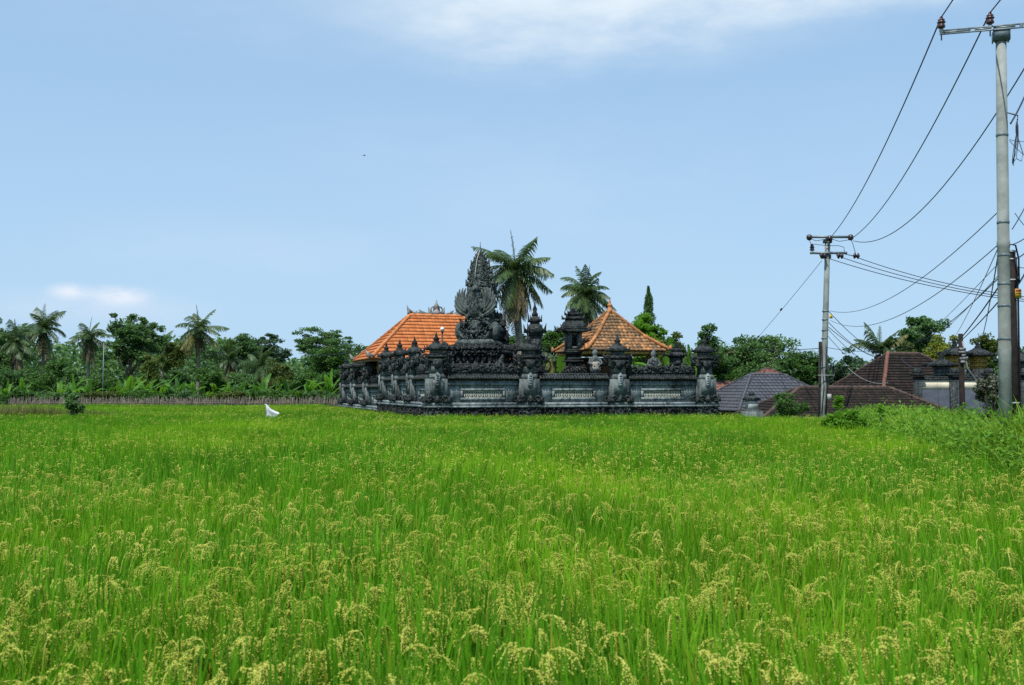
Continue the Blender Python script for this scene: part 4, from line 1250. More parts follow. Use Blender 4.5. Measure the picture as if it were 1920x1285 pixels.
def tree(name, label, px0, px1, ytop, ybot, Y, mat, cat='tree', group=None, lobes=7, clusters=130, per=90, leaf=.26, flat=.7, rc=.55, trunk=.16, zb=0.0, depth=.8, limbs=True, col='bark'):
    cx = xat((px0 + px1) / 2, Y); hw = (px1 - px0) / 2 * Y / FPX
    zt, z0 = zat(ytop, Y), zat(ybot, Y)
    root = thing(name, label, cat, (cx, Y, zb), RNG.uniform(-.3, .3), group)
    zt -= zb; z0 -= zb
    hz_ = (zt - z0) / 2; zc_ = (zt + z0) / 2
    # uneven lobes, then clusters on the lobes
    lob = []
    for q in range(lobes):
        a = q / lobes * 2 * PI + random.uniform(-.4, .4); rr = random.uniform(.35, .72)
        zz_ = random.uniform(-.55, .62)
        sh = math.sqrt(max(.1, 1 - zz_ ** 2))
        lob.append(np.array([math.cos(a) * rr * hw * sh, math.sin(a) * rr * hw * depth * sh, zc_ + zz_ * hz_ * .9]))
    lob.append(np.array([random.uniform(-.25, .25) * hw, 0, zt - hz_ * .42]))
    lob = np.array(lob)
    lr = np.array([random.uniform(.44, .66) for _ in lob])
    q = RNG.integers(0, len(lob), clusters)
    d = RNG.normal(size=(clusters, 3)); d /= np.linalg.norm(d, axis=1, keepdims=True)
    
    rad = RNG.uniform(.35, 1.0, (clusters, 1)) * lr[q][:, None]
    cc = lob[q] + d * rad * np.array([hw, hw * depth, hz_ * .95])
    cc[:, 2] = np.clip(cc[:, 2], z0 * 1.0 + .02, zt - rc * flat * .3)
    cc[:, 0] = np.clip(cc[:, 0], -hw * 1.02, hw * 1.02)
    m = MB()
    n = clusters * per
    qi = np.repeat(np.arange(clusters), per)
    g_ = RNG.normal(size=(n, 3)); g_ /= np.linalg.norm(g_, axis=1, keepdims=True)
    size = RNG.uniform(.6, 1.25, clusters)[qi][:, None] * rc
    p = cc[qi] + g_ * (RNG.uniform(0, 1, (n, 1)) ** .45) * size * np.array([1, 1, flat])
    p = p[p[:, 2] > -.1]
    leafcards(m, p, leaf, leaf * .55)
    m.build('crown', M[mat], root)
    t = MB()
    zf = max(z0 + hz_ * .5, .5)
    x1, y1 = random.uniform(-.1, .1) * hw, random.uniform(-.1, .1) * hw
    tp = [(0, 0, -.1), (x1 * .4, y1 * .4, zf * .35), (x1, y1, zf * .75), (x1 * .5, y1, zf + hz_ * .4)]
    t.tube(tp, [trunk * 1.25, trunk, trunk * .8, trunk * .45], 8)
    if limbs:
        for l in lob:
            a = np.array([x1, y1, zf * random.uniform(.6, .8)])
            mid = a * .45 + l * .55 + np.array([0, 0, -.12 * hz_])
            t.tube([a, mid, l], [trunk * .5, trunk * .33, trunk * .14], 5)
        for k_ in range(0, clusters, 2):
            l = lob[q[k_]]
            t.tube([l, (l + cc[k_]) / 2 + np.array([0, 0, .05]), cc[k_]], [trunk * .16, trunk * .10, trunk * .04], 4)
    t.build('trunk', M[col], root)
    return root

def frond(mb, base, az, el, ln, curve, nl=30, lw=.055, lf=.30, hang=.35, twist=0.0):
    """one feather frond; leaflets droop"""
    n = nl
    t = np.linspace(0, 1, n)
    ang = el - curve * t ** 1.35
    st = ln / (n - 1)
    r = np.r_[0, np.cumsum(np.cos(ang[:-1]) * st)]; z = np.r_[0, np.cumsum(np.sin(ang[:-1]) * st)]
    h = np.array([math.cos(az), math.sin(az), 0]); sd = np.array([-math.sin(az), math.cos(az), 0])
    p = np.array(base) + r[:, None] * h + z[:, None] * np.array([0, 0, 1.0]) + sd * (twist * t ** 2 * ln)[:, None]
    tan = np.gradient(p, axis=0); tan /= np.linalg.norm(tan, axis=1, keepdims=True)
    mb.tube(p[::3] if n > 8 else p, np.linspace(.035, .008, len(p[::3])), 4)
    for s in (-1, 1):
        k = np.arange(2, n)
        L_ = ln * lf * (np.sin(np.clip(t[k] * .93 + .09, 0, 1) * PI) ** .6 * .9 + .12) * RNG.uniform(.8, 1.1, len(k))
        d = sd * s * .85 + tan[k] * .55 + np.array([0, 0, -hang]) + RNG.normal(0, .09, (len(k), 3))
        d /= np.linalg.norm(d, axis=1, keepdims=True)
        w = tan[k] * lw
        a = p[k]; b = a + d * L_[:, None] * .55; c = a + (d + np.array([0, 0, -hang * .55])) / np.linalg.norm(d + np.array([0, 0, -hang * .55]), axis=1, keepdims=True) * L_[:, None]
        v = np.stack([a - w * .4, a + w * .4, b + w * .5, b - w * .5, c + w * .08, c - w * .08], 1)
        kk = np.arange(len(k))[:, None] * 6
        mb.add(v.reshape(-1, 3), [kk + np.array([0, 1, 2, 3]), kk + np.array([3, 2, 4, 5])])
def palm(label, px, py, Y, rpx, n=22, dead=6, lean=0.0, base_px=None, mat='palm', olive=5, zb=0.0, trunk=.15, lo=-.9, group='coconut palms', hi=1.45, deadmat='palm_dead', spear=True):
    cx = xat(px, Y); z = zat(py, Y); Rr = rpx * Y / FPX
    bx_ = cx if base_px is None else xat(base_px, Y)
    root = thing('palm_tree', label, 'palm tree', (bx_, Y, zb), 0, group)
    ox = cx - bx_; z -= zb
    t = MB()
    s = np.linspace(0, 1, 14)
    pts = np.c_[ox * (s ** 1.5) + lean * np.sin(s * PI) * .5, np.zeros(14), s * z]
    rr = trunk * (1.25 - .55 * s) * (1 + .05 * (np.arange(14) % 2)); rr[0] *= 1.4
    t.tube(pts, rr, 9)
    t.build('trunk', M['palm_bark'], root)
    top = pts[-1] + np.array([0, 0, .05])
    m = MB()
    for k in range(n):
        f = (k + .5) / n
        el = hi - (hi - lo) * f ** .8 + random.uniform(-.28, .28)
        az = k * 2.39996 + random.uniform(-.6, .6)
        frond(m, top, az, el, Rr * random.uniform(.8, 1.3), random.uniform(.6, 1.7) * (1.0 if el > -.2 else .6), 34, .040 + .014 * Rr, .31, random.uniform(.3, .8), random.uniform(-.2, .2))
    if spear: frond(m, top, random.uniform(0, 6), 1.5, Rr * 1.02, .15, 26, .05, .12, .0)
    m.build('crown', M[mat], root)
    if olive:
        m = MB()
        for k in range(olive):
            frond(m, top - np.array([0, 0, .1]), k * 2.1 + random.uniform(-.4, .4), lo + random.uniform(-.2, .35), Rr * random.uniform(.85, 1.35), random.uniform(.5, .9), 32, .05 + .012 * Rr, .28, .7)
        m.build('yellowing_fronds', M['palm_olive'], root)
    if dead:
        m = MB()
        for k in range(dead):
            a_ = k * 2.39 + random.uniform(-.3, .3); frond(m, top + np.array([math.cos(a_) * trunk * .8, math.sin(a_) * trunk * .8, -.15 - random.random() * .3]), a_, random.uniform(-1.5, -1.1), Rr * random.uniform(.8, 1.6), .1, 30, .06 + .015 * Rr, .24, .7)
        m.build('dead_fronds', M[deadmat], root)
    m = MB()
    for k in range(7):
        a = k * .9
        m.ball(top + np.array([math.cos(a) * .26, math.sin(a) * .26, -.22 - .1 * (k % 2)]), (.11, .11, .14), 7, 5)
    m.build('coconuts', M['palm_olive'], root)
    return root

def banana(label, px, ytop, Y, zb=0.0, n=8, mat='banana', s=None):
    root = thing('banana_plant', label, 'banana plant', (xat(px, Y), Y, zb), random.uniform(0, 6), 'banana plants')
    H = zat(ytop, Y) - zb
    st = H * .42
    t = MB(); t.tube([(0, 0, -.05), (.03, 0, st * .5), (0, .02, st)], [.13, .11, .07], 8); t.build('stem', M['leaf_olive'], root)
    m = MB()
    for k in range(n):
        az = k * 2.39996 + random.uniform(-.3, .3); el = R(random.uniform(40, 84)) if k else R(86)
        ln = H * .66 * random.uniform(.6, 1.1); curve = random.uniform(.5, 2.2) if k else .15
        wmax = ln * random.uniform(.085, .12)
        ns = 11
        tt = np.linspace(0, 1, ns + 1)
        ang = el - curve * tt ** 1.6
        q = ln / ns
        r = np.r_[0, np.cumsum(np.cos(ang[:-1]) * q)]; z = st + np.r_[0, np.cumsum(np.sin(ang[:-1]) * q)]
        h = np.array([math.cos(az), math.sin(az), 0]); sd = np.array([-math.sin(az), math.cos(az), 0])
        p = r[:, None] * h + z[:, None] * np.array([0, 0, 1.0])
        m.tube(p, np.linspace(.035, .008, ns + 1), 4)
        w = wmax * np.sin(np.clip(tt * .9 + .05, 0, 1) * PI) ** .55
        nrm = np.cross(np.gradient(p, axis=0), sd); nrm /= np.linalg.norm(nrm, axis=1, keepdims=True)
        for s_ in (-1, 1):
            i = 2
            while i < ns:
                j = min(ns, i + random.choice((1, 2, 3)))
                drop = random.uniform(.1, .45)
                e = p[i:j + 1] + sd * s_ * w[i:j + 1, None] - np.abs(nrm[i:j + 1]) * 0 - np.array([0, 0, 1.0]) * (w[i:j + 1, None] * drop)
                e = e - np.gradient(p, axis=0)[i:j + 1] * np.linspace(-.12, .12, j - i + 1)[:, None]
                a = p[i:j + 1]; L_ = j - i + 1
                kk = np.arange(L_ - 1)[:, None]
                m.add(np.r_[a, e], [np.c_[kk, kk + 1, kk + 1 + L_, kk + L_]])
                i = j
    m.build('leaves', M[mat], root)
    return root

# far backdrop of woods behind everything
m = MB()
n = 60000
n = 80000
x = RNG.uniform(-110, 110, n); y = RNG.uniform(128, 165, n)
top = np.where(x < -2, 7.2, 5.0) + 1.3 * np.sin(x * .09) + 1.1 * np.sin(x * .27 + 1) + .7 * np.sin(x * .71) + .5 * np.sin(x * 1.7 + y)
z = top * RNG.uniform(0, 1, n) ** .75
leafcards(m, np.c_[x, y, z], .85, .55)
fwoods = m.build('far_woods', M['leaf_dark'])
tag(fwoods, 'far dark green wood closing the view behind all the trees', 'woods', kind='stuff')

# left tree line
tree('broadleaf_tree', 'dark dense broadleaf tree cut by the left photo edge', -62, 56, 582, 725, 98, 'leaf_dark', clusters=150, per=100, leaf=.30, rc=.8)
palm('dark coconut palm with skirt of old drooping fronds near the left edge', 28, 640, 93, 40, dead=12, olive=4)
palm('tall coconut palm rising above the dark tree at far left', 78, 617, 96, 47, dead=8, olive=3, lean=.2)
palm('coconut palm with long hanging fronds left of the tall broadleaf tree', 165, 632, 92, 38, dead=9, olive=5)
tree('broadleaf_tree', 'tall domed broadleaf tree standing between two left palms', 185, 312, 585, 712, 102, 'leaf_dark', clusters=120, per=90, leaf=.34, rc=.62, lobes=9)
palm('short distant palm crown peeping over the right side of the domed tree', 303, 640, 116, 24, n=14, dead=2, olive=2)
tree('broadleaf_tree', 'olive green bushy tree just left of the lone tall palm', 300, 352, 634, 715, 104, 'leaf_olive', clusters=45, leaf=.28)
palm('lone tall palm with yellowing hanging skirt, left of the wide trees', 371, 617, 93, 44, n=20, dead=6, olive=15, lo=-.7)
tree('broadleaf_tree', 'wide flat topped dark tree right of the lone tall palm', 392, 482, 627, 715, 120, 'leaf_dark', clusters=100, leaf=.34, flat=.4, rc=.85)
tree('broadleaf_tree', 'thin dark tree with ragged top between the wide tree and the layered tree', 470, 545, 624, 705, 124, 'leaf_blue', clusters=70, leaf=.34, flat=.4, rc=.75)
tree('broadleaf_tree', 'layered umbrella shaped tree left of the temple side wall', 535, 668, 617, 700, 110, 'leaf_dark', clusters=120, per=80, leaf=.30, flat=.32, rc=.85, lobes=11)
palm('low dark palm right of the lone tall palm in front of wide tree', 430, 672, 94, 38, dead=9, olive=2, n=18)
palm('low shaggy palm with brown dead fronds beside the layered tree', 487, 688, 92, 46, dead=10, olive=3, n=18)
tree('broadleaf_tree', 'mid green rounded tree touching the left end of the temple wall', 555, 668, 648, 745, 96, 'leaf_mid', clusters=100, leaf=.28, rc=.6, group=None)
tree('broadleaf_tree', 'dark green treetop behind the left eave of the orange hall', 668, 722, 642, 720, 104, 'leaf_dark', clusters=50, leaf=.28)
bs = [(-20, 60, 690, 'dark low bush at the left edge below the skirted palm', 'leaf_dark'), (50, 140, 668, 'broad green bush between the two leftmost palms', 'leaf_mid'),
      (95, 175, 690, 'dark bush below the palm with long hanging fronds', 'leaf_dark'), (170, 235, 706, 'low bush beside the thin grey lamp mast', 'leaf_mid'),
      (225, 320, 668, 'olive bush under the domed tree', 'leaf_olive'), (295, 365, 690, 'dark bush at the foot of the lone tall palm', 'leaf_dark'),
      (355, 430, 694, 'mid green bush below the low dark palm', 'leaf_mid'), (420, 500, 702, 'dark undergrowth below the shaggy palm', 'leaf_dark'),
      (495, 560, 676, 'olive green bush right of the shaggy palm', 'leaf_olive'), (550, 610, 700, 'bright bush left of the temple wall end', 'leaf_mid'), (600, 660, 690, 'leafy bright bush against the temple wall end', 'leaf_mid')]
for a, b, yt, lb, mt in bs:
    tree('bush', lb, a, b, yt, 748, 88 + random.uniform(-1, 2), mt, 'bush', lobes=6, clusters=52, per=80, leaf=.24, rc=.5, trunk=.08, limbs=False)
bl = [(12, 708, 'leftmost banana plant in the row behind the stick fence'), (42, 712, 'banana plant below the skirted palm, second in the row'), (140, 694, 'tall banana plant below the hanging fronds, left of the grey mast'),
      (168, 712, 'short banana plant just left of the thin grey mast'), (206, 706, 'banana plant just right of the thin grey mast'), (242, 700, 'banana plant below the centre of the domed tree'),
      (272, 690, 'tall bright banana plant below the right side of the domed tree'), (302, 696, 'banana plant below the short distant palm crown'), (334, 693, 'banana plant just left of the lone tall palm trunk'),
      (362, 712, 'low banana plant at the trunk of the lone tall palm'), (404, 698, 'upright pale banana plant left of the low dark palm'), (450, 706, 'banana plant between low dark palm and shaggy palm'),
      (493, 700, 'banana plant in front of the shaggy palm'), (540, 706, 'banana plant below the layered tree, left one'), (578, 704, 'banana plant below the layered tree, right one'), (618, 694, 'rightmost banana plant beside the temple wall end')]
_r = random.random
bl += [(60, 722, 'low banana plant between the second and third of the row at left'), (112, 716, 'banana plant left of the tall one under the hanging fronds'), (224, 716, 'low banana plant between two taller ones right of the grey mast'),
       (288, 712, 'low bright banana plant between two tall ones below the domed tree'), (320, 714, 'low banana plant left of the lone palm, between two others'), (384, 708, 'banana plant just right of the lone tall palm trunk'), (428, 714, 'low banana plant right below the low dark palm'),
       (472, 712, 'low banana plant left of the one before the shaggy palm'), (516, 712, 'low banana plant right of the one before the shaggy palm'), (560, 716, 'low banana plant between the two below the layered tree'), (598, 712, 'low banana plant second from the temple wall end')]
for px, yt, lb in bl: banana(lb, px, yt, 84 + random.uniform(-1.2, 2.5), 0, random.choice((5, 6, 7, 8)), random.choice(('banana', 'banana', 'banana_dark')))

for k_, (a, b, yt, lb) in enumerate(((-10, 70, 733, 'low scrub behind the left end of the stick fence'), (70, 150, 734, 'low scrub behind the fence right of the field sapling top'), (150, 230, 735, 'low scrub round the foot of the grey mast'), (235, 310, 734, 'low scrub behind the fence below the domed tree'),
        (318, 392, 733, 'low scrub behind the fence below the lone tall palm'), (398, 470, 735, 'low scrub behind the fence below the low dark palm'), (474, 556, 733, 'low scrub behind the fence below the shaggy palm'), (562, 642, 733, 'low scrub behind the fence next to the temple wall end'))):
    tree('bush', lb, a, b, yt, 752, 82.2, ('leaf_mid', 'leaf_dark', 'leaf_olive')[k_ % 3], 'bush', lobes=8, clusters=46, per=60, leaf=.20, rc=.32, trunk=.05, limbs=False)
# dry stick fence in front of the bananas
m = MB()
fx0, fx1, fy = xat(18, 80), xat(648, 80), 80
n = 950
for i in range(n):
    x = fx0 + (fx1 - fx0) * (i + random.random()) / n
    h = random.uniform(1.15, 1.62); w = random.uniform(.012, .034)
    m.tube([(x, fy + random.uniform(-.12, .12), 0), (x + random.gauss(0, .05), fy + random.uniform(-.12, .12), h)], [w, w * .6], 4)
fence = thing('stick_fence', 'long low fence of grey brown dry sticks along the back of the field', 'fence', (0, 0, 0))
m.build('sticks', M['sticks'], fence)
m = MB()
for z in (.6, 1.05): m.tube([(fx0, fy - .16, z), ((fx0 + fx1) / 2, fy - .16, z + .03), (fx1, fy - .16, z)], .022, 5)
m.build('rail', M['bark'], fence)

# thin grey mast among the left trees
m = MB(); m.tube([(0, 0, 0), (0, 0, zat(642, 86))], [.06, .035], 8)
gm = thing('lamp_mast', 'thin grey mast standing in front of the domed left tree', 'mast', (xat(193, 86), 86, 0))
m.build('pole', M['steel'], gm)
m = MB(); m.tube([(0, 0, zat(643, 86)), (.12, -.2, zat(641, 86)), (.2, -.6, zat(641, 86))], .03, 6); m.lathe((.21, -.75, zat(642, 86) - .03), [(.04, 0), (.12, .03), (.05, .09)], 8); m.build('lamp_arm', M['steel'], gm)

# dark sapling in the field, dry bund, white plastic sheet
tree('sapling', 'small dark leafy sapling standing alone in the rice at left', 122, 158, 738, 785, 47, 'leaf_dark', 'sapling', lobes=5, clusters=26, per=60, leaf=.15, rc=.22, trunk=.03)
def grasspatch(name, label, mat, pts_xyz, hgt, wd, leanr, droop, n_per, kind='stuff', segs=4):
    m = MB()
    for (x, y, z), h in zip(pts_xyz, hgt):
        s = MB(); blades(s, n_per, .10, h * .6, h, wd[0], wd[1], segs, leanr, droop)
        m.add(np.concatenate(s.v) + np.array([x, y, z]), s.f)
    o = m.build(name, M[mat]); tag(o, label, 'grass', kind=kind); return o
M['dry_grass'] = foliage('dry_grass', (.10, .12, .025), (.22, .22, .06), (.20, .22, .04), .35)
pp, hh = [], []
for i in range(620):
    f = random.random(); px = -40 + 290 * f ** 1.2; Y = random.uniform(50.5, 53.5)
    h = (1.62 - .5 * max(0, (px - 60) / 190)) * random.uniform(.75, 1.0)
    pp.append((xat(px, Y), Y, 0)); hh.append(h)
grasspatch('dry_grass', 'brownish dry grass growing on the field bund at far left', 'dry_grass', pp, hh, (.03, .05), (.05, .4), .2, 14)
pp, hh = [], []
for i in range(260):
    px = random.uniform(-40, 640); Y = random.uniform(52, 56)
    pp.append((xat(px, Y), Y, 0)); hh.append(random.uniform(.9, 1.2))
FL = thing('plastic_sheet', 'white plastic sheet hung on a stick in the rice left of the temple', 'plastic sheet', (xat(509, 48), 48, 0))
gx_, gz_ = 9, 8
m = MB()
v = []
for j in range(gz_):
    for i in range(gx_):
        u, w = i / (gx_ - 1), j / (gz_ - 1)
        topz = 1.08 + .42 * (1 - u) ** 1.05 + .02 * math.sin(u * 9)
        botz = .82
        xx = -.28 + u * (.52 + .07 * math.sin(w * 3)) + (.10 if i == gx_ - 1 and w > .6 else 0) - .05 * (w > .9) * (i == 0)
        v.append((xx, .05 * math.sin(u * 5 + w * 2) + .03 * math.sin(w * 6), botz + (topz - botz) * w))
i = np.arange(gz_ - 1)[:, None] * gx_ + np.arange(gx_ - 1)[None]
m.add(v, [np.stack([i, i + 1, i + gx_ + 1, i + gx_], -1).reshape(-1, 4)])
m.build('sheet', M['cloth_white'], FL, smooth=True)
m = MB(); m.tube([(-.27, .02, 0), (-.27, .02, 1.45)], .015, 5); m.build('stick', M['bark'], FL)

# trees behind the temple
palm('biggest palm, leaning trunk, straight behind the winged throne', 966, 507, 62, 74, n=30, dead=22, olive=12, base_px=992, lean=-.5, trunk=.25, lo=-.85)
palm('full round bluish palm behind the lantern shrine', 1100, 556, 72, 58, n=40, dead=10, olive=2, lo=-1.1, mat='palm')
palm('low dead looking palm with straw coloured fronds between throne and lantern shrine', 1040, 672, 60, 34, n=5, dead=12, olive=12, lo=-.6, trunk=.12, spear=False)
tree('broadleaf_tree', 'rounded grey green tree between throne and lantern shrine', 1000, 1072, 612, 705, 78, 'leaf_mid', clusters=60, leaf=.24)
tree('broadleaf_tree', 'dark leafy tree just behind the throne, left of the biggest palm trunk', 925, 1005, 628, 705, 70, 'leaf_dark', clusters=60, leaf=.24)
CY = thing('cypress', 'narrow dark column shaped tree right of the orange pavilion', 'tree', (xat(1216, 76), 76, 0))
zt_ = zat(537, 76); n_ = 5200
u_ = RNG.uniform(0, 1, n_); zz_ = 2.6 + (zt_ - 2.6) * u_
rr_ = (.50 * np.minimum(1, (1 - u_) * 3.2 + .10) * (1 + .16 * np.sin(u_ * 31) + .10 * np.sin(u_ * 57 + 1))) * np.sqrt(RNG.uniform(.15, 1, n_)); aa_ = RNG.uniform(0, 2 * PI, n_)
m = MB(); leafcards(m, np.c_[rr_ * np.cos(aa_) + .06 * np.sin(u_ * 9), rr_ * np.sin(aa_), zz_], .20, .10, .2, .6); m.build('crown', M['leaf_dark'], CY)
m = MB(); m.tube([(0, 0, -.1), (0, 0, 2.5), (0, 0, zt_ * .7)], [.13, .10, .04], 7); m.build('trunk', M['bark'], CY)
tree('broadleaf_tree', 'bright lime green tree at the foot of the column shaped tree', 1178, 1248, 588, 690, 68, 'leaf_lime', clusters=60, leaf=.26, rc=.42)
tree('broadleaf_tree', 'small bushy tree right of the pavilion roof behind the squat tower', 1236, 1296, 622, 712, 66, 'leaf_olive', clusters=50, leaf=.22, rc=.45)
tree('broadleaf_tree', 'small rounded dark tree above the right end of the temple wall', 1306, 1352, 606, 700, 68, 'leaf_mid', clusters=46, leaf=.20, rc=.42)
banana('banana plant between the pavilion and the squat dark tower', 1254, 652, 62, 0, 7)
banana('bright banana plant just left of the lantern shrine', 1052, 655, 57, 0, 6)
banana('banana plant standing right of the squat dark tower', 1300, 660, 62, 0, 6)
tree('broadleaf_tree', 'great dense dark mango tree behind the grey roofed house', 1332, 1510, 634, 745, 80, 'leaf_dark', clusters=260, per=110, leaf=.27, rc=.6, lobes=13, zb=-1.6, trunk=.25)
tree('bush', 'bush at the lower left of the dense mango tree beside the wall', 1325, 1392, 672, 742, 70, 'leaf_mid', 'bush', clusters=55, leaf=.22, rc=.45, trunk=.08, limbs=False, zb=-1.6)
# right hand trees
tree('bush', 'green bushes left of the far concrete pole above the roofs', 1474, 1552, 660, 745, 74, 'leaf_mid', 'bush', lobes=10, clusters=90, leaf=.22, rc=.45, trunk=.08, limbs=False, zb=-1.6)
tree('broadleaf_tree', 'bluish low tree right of the far concrete pole', 1545, 1640, 655, 745, 76, 'leaf_blue', clusters=80, leaf=.24, rc=.5, zb=-1.6)
palm('palm with one spear frond pointing left above the tall brown roof', 1650, 664, 68, 52, n=16, dead=2, olive=1, lo=.6, zb=-1.6)
tree('broadleaf_tree', 'dark green tree with knobbly top behind the tall brown roof', 1660, 1792, 592, 700, 78, 'leaf_dark', clusters=110, per=90, leaf=.30, rc=.5, lobes=10, zb=-1.6)
tree('bush', 'bright olive bush above the ridge of the tall brown roof', 1668, 1740, 638, 720, 70, 'leaf_olive', 'bush', clusters=60, leaf=.22, rc=.42, trunk=.08, limbs=False, zb=-1.6)
tree('bush', 'yellow green bush left of the tallest gate tower', 1736, 1806, 624, 720, 68, 'leaf_yellow', 'bush', clusters=70, leaf=.20, rc=.42, trunk=.08, limbs=False, zb=-1.6)
tree('broadleaf_tree', 'olive treetop between the gate towers and the near pole', 1806, 1880, 630, 715, 72, 'leaf_olive', clusters=70, leaf=.24, rc=.48, zb=-1.6)
tree('broadleaf_tree', 'dull green tree at the right photo edge behind the poles', 1870, 1960, 652, 740, 66, 'leaf_mid', clusters=70, leaf=.24, rc=.5, zb=-1.6)
tree('bush', 'climbing green bush on the left end of the long low roof', 1448, 1512, 732, 790, 47.5, 'leaf_mid', 'bush', lobes=10, clusters=44, per=50, leaf=.15, rc=.22, trunk=.05, limbs=False, zb=-1.6)
tree('bush', 'bushy vine heap at the edge of the rice just right of the far pole foot', 1545, 1630, 772, 815, 33, 'leaf_lime', 'bush', lobes=10, clusters=60, per=60, leaf=.13, rc=.20, trunk=.05, limbs=False, zb=.4)
tree('sapling', 'lime green young plant poking up before the long low roof', 1567, 1587, 741, 790, 34, 'leaf_lime', 'sapling', lobes=4, clusters=14, per=22, leaf=.14, rc=.14, trunk=.02, zb=.4)
tree('sapling', 'thin lime plant standing before the brown roof right of the pole', 1643, 1657, 752, 800, 32, 'leaf_lime', 'sapling', lobes=4, clusters=10, per=18, leaf=.13, rc=.12, trunk=.02, zb=.4)
M['leaf_dusty'] = foliage('leaf_dusty', (.07, .085, .05), (.17, .18, .12), (.12, .14, .06), .25)
tree('shrub', 'dusty half dead shrub immediately left of the near pole', 1826, 1892, 706, 800, 26, 'leaf_dusty', 'shrub', lobes=8, clusters=60, per=38, leaf=.11, rc=.16, trunk=.035, zb=.4)

# tall wild grass on the bank beside the paddy
pp, hh = [], []
while len(pp) < 4200:
    Y = 11 + 33 * random.random() ** 1.25; xr = rice_right(Y); x = xr + random.uniform(-.5, 6.5) * random.random() ** .6
    if x > Y * .56 + 4: continue
    e = x - xr
    pp.append((x, Y, ground_h(x, Y) - .03))
    big = .5 + .5 * math.sin(x * 1.9 + 1.3 * math.sin(Y * .7)) * math.sin(Y * .55 + x)
    hh.append((.80 + .70 * ss(-.1, .9, e) * (.5 + .6 * big)) * random.uniform(.8, 1.12) * (1 if Y < 21 else .72))
grasspatch('wild_grass', 'tall arching pale green wild grass on the bank around the near pole', 'wild', pp, hh, (.024, .056), (.15, 1.0), .45, 8, segs=6)
pp, hh = [], []
for i in range(420):
    Y = 12 + 30 * random.random() ** 1.2; x = rice_right(Y) + random.uniform(-.1, 5.5) * random.random() ** .6
    if x > Y * .56 + 3: continue
    pp.append((x, Y, ground_h(x, Y))); hh.append(random.uniform(.6, 1.35) * (1 if Y < 21 else .75))
grasspatch('straw', 'dead straw coloured stems scattered through the grass bank', 'palm_dead', pp, hh, (.008, .016), (.2, 1.0), .4, 5)
for px, py, Y, lb in ((228, 812, 29, 'dark green weed tuft sticking out of the rice below the dry bund'), (470, 779, 46, 'dark weed tuft in the rice left of the white sheet'), (1105, 792, 38, 'dark weed tuft in the rice before the middle wall window'), (905, 796, 36, 'dark weed tuft in the rice before the left wall window')):
    s_ = MB(); blades(s_, 26, .16, .9, max(1.05, zat(py, Y) + .06), .02, .04, 4, (.05, .3))
    o_ = s_.build('weed_tuft', M['leaf_blue'], None, (xat(px, Y), Y, 0)); tag(o_, lb, 'weed')
m = MB()
cc_ = []
while len(cc_) < 260:
    Y = 13 + 30 * random.random() ** 1.2; x = rice_right(Y) + random.uniform(-.4, 4.5) * random.random() ** .6
    if x > Y * .56 + 3: continue
    hz0 = ground_h(x, Y); q = RNG.normal(size=(46, 3)) * (.26, .26, .16) + (x, Y, hz0 + random.uniform(.5, 1.05) * (1 if Y < 24 else .8))
    cc_.append(q)
leafcards(m, np.concatenate(cc_), .13, .075)
weeds = m.build('leafy_weeds', M['leaf_lime']); tag(weeds, 'bright leafy weeds mixed into the tall grass on the bank', 'weeds', kind='stuff')
pp, hh = [], []
for i in range(330):
    x = random.uniform(-32, -5); Y = random.uniform(49.4, 50.4)
    pp.append((x, Y, 0)); hh.append(random.uniform(.7, 1.05))
grasspatch('bund_grass', 'olive grass on the low bund crossing the field left of the temple', 'dry_grass', pp, hh, (.03, .05), (.05, .5), .2, 10)

# ------------------------------------------------------------------ power poles
def disc_insulator(mb, c, ax, s=1.0):
    c = np.array(c, dtype=float); ax = np.array(ax, dtype=float); ax /= np.linalg.norm(ax)
    for k in range(2):
        o = c + ax * k * .14 * s
        mb.tube([o, o + ax * .05 * s, o + ax * .10 * s, o + ax * .14 * s], [.04 * s, .135 * s, .12 * s, .03 * s], 10)
def pin_insulator(mb, c, s=1.0):
    mb.lathe(c, [(.045 * s, 0), (.13 * s, .04 * s), (.14 * s, .09 * s), (.11 * s, .16 * s), (.105 * s, .20 * s), (.15 * s, .22 * s), (.15 * s, .25 * s), (.09 * s, .28 * s), (.12 * s, .31 * s), (.12 * s, .34 * s), (.06 * s, .37 * s), (.06 * s, .43 * s), (.03 * s, .46 * s)], 12)
NP = thing('utility_pole', 'near tall grey concrete power pole at the right with one steel crossarm', 'utility pole', (P(1884, 785, 20.5).x, 20.5, .5))
NP.rotation_euler = (0, .011, 0)
NZ = P(1873, 66, 20.5).z - .5
m = MB()
secs = [(0, .126), (2.4, .122), (2.42, .127), (2.6, .127), (2.62, .120), (NZ * .51, .118), (NZ * .512, .126), (NZ * .525, .126), (NZ * .527, .116), (NZ * .80, .112), (NZ * .802, .106), (NZ, .102)]
m.lathe((0, 0, 0), [(b, a) for a, b in secs], 20)
m.build('shaft', M['concrete'], NP)
for zf, nm in ((.375, 'steel_band'), (.425, 'steel_band'), (.49, 'steel_band'), (.565, 'steel_band'), (.765, 'steel_band'), (.30, 'steel_band')):
    m = MB(); r_ = .132 - .014 * zf; m.lathe((0, 0, NZ * zf), [(r_ - .004, 0), (r_, .005), (r_, .045), (r_ - .004, .05)], 20); m.build(nm, M['steel'], NP)
arm_rz = R(-17)
ca, sa = math.cos(arm_rz), math.sin(arm_rz)
m = MB()
az0 = NZ + .06
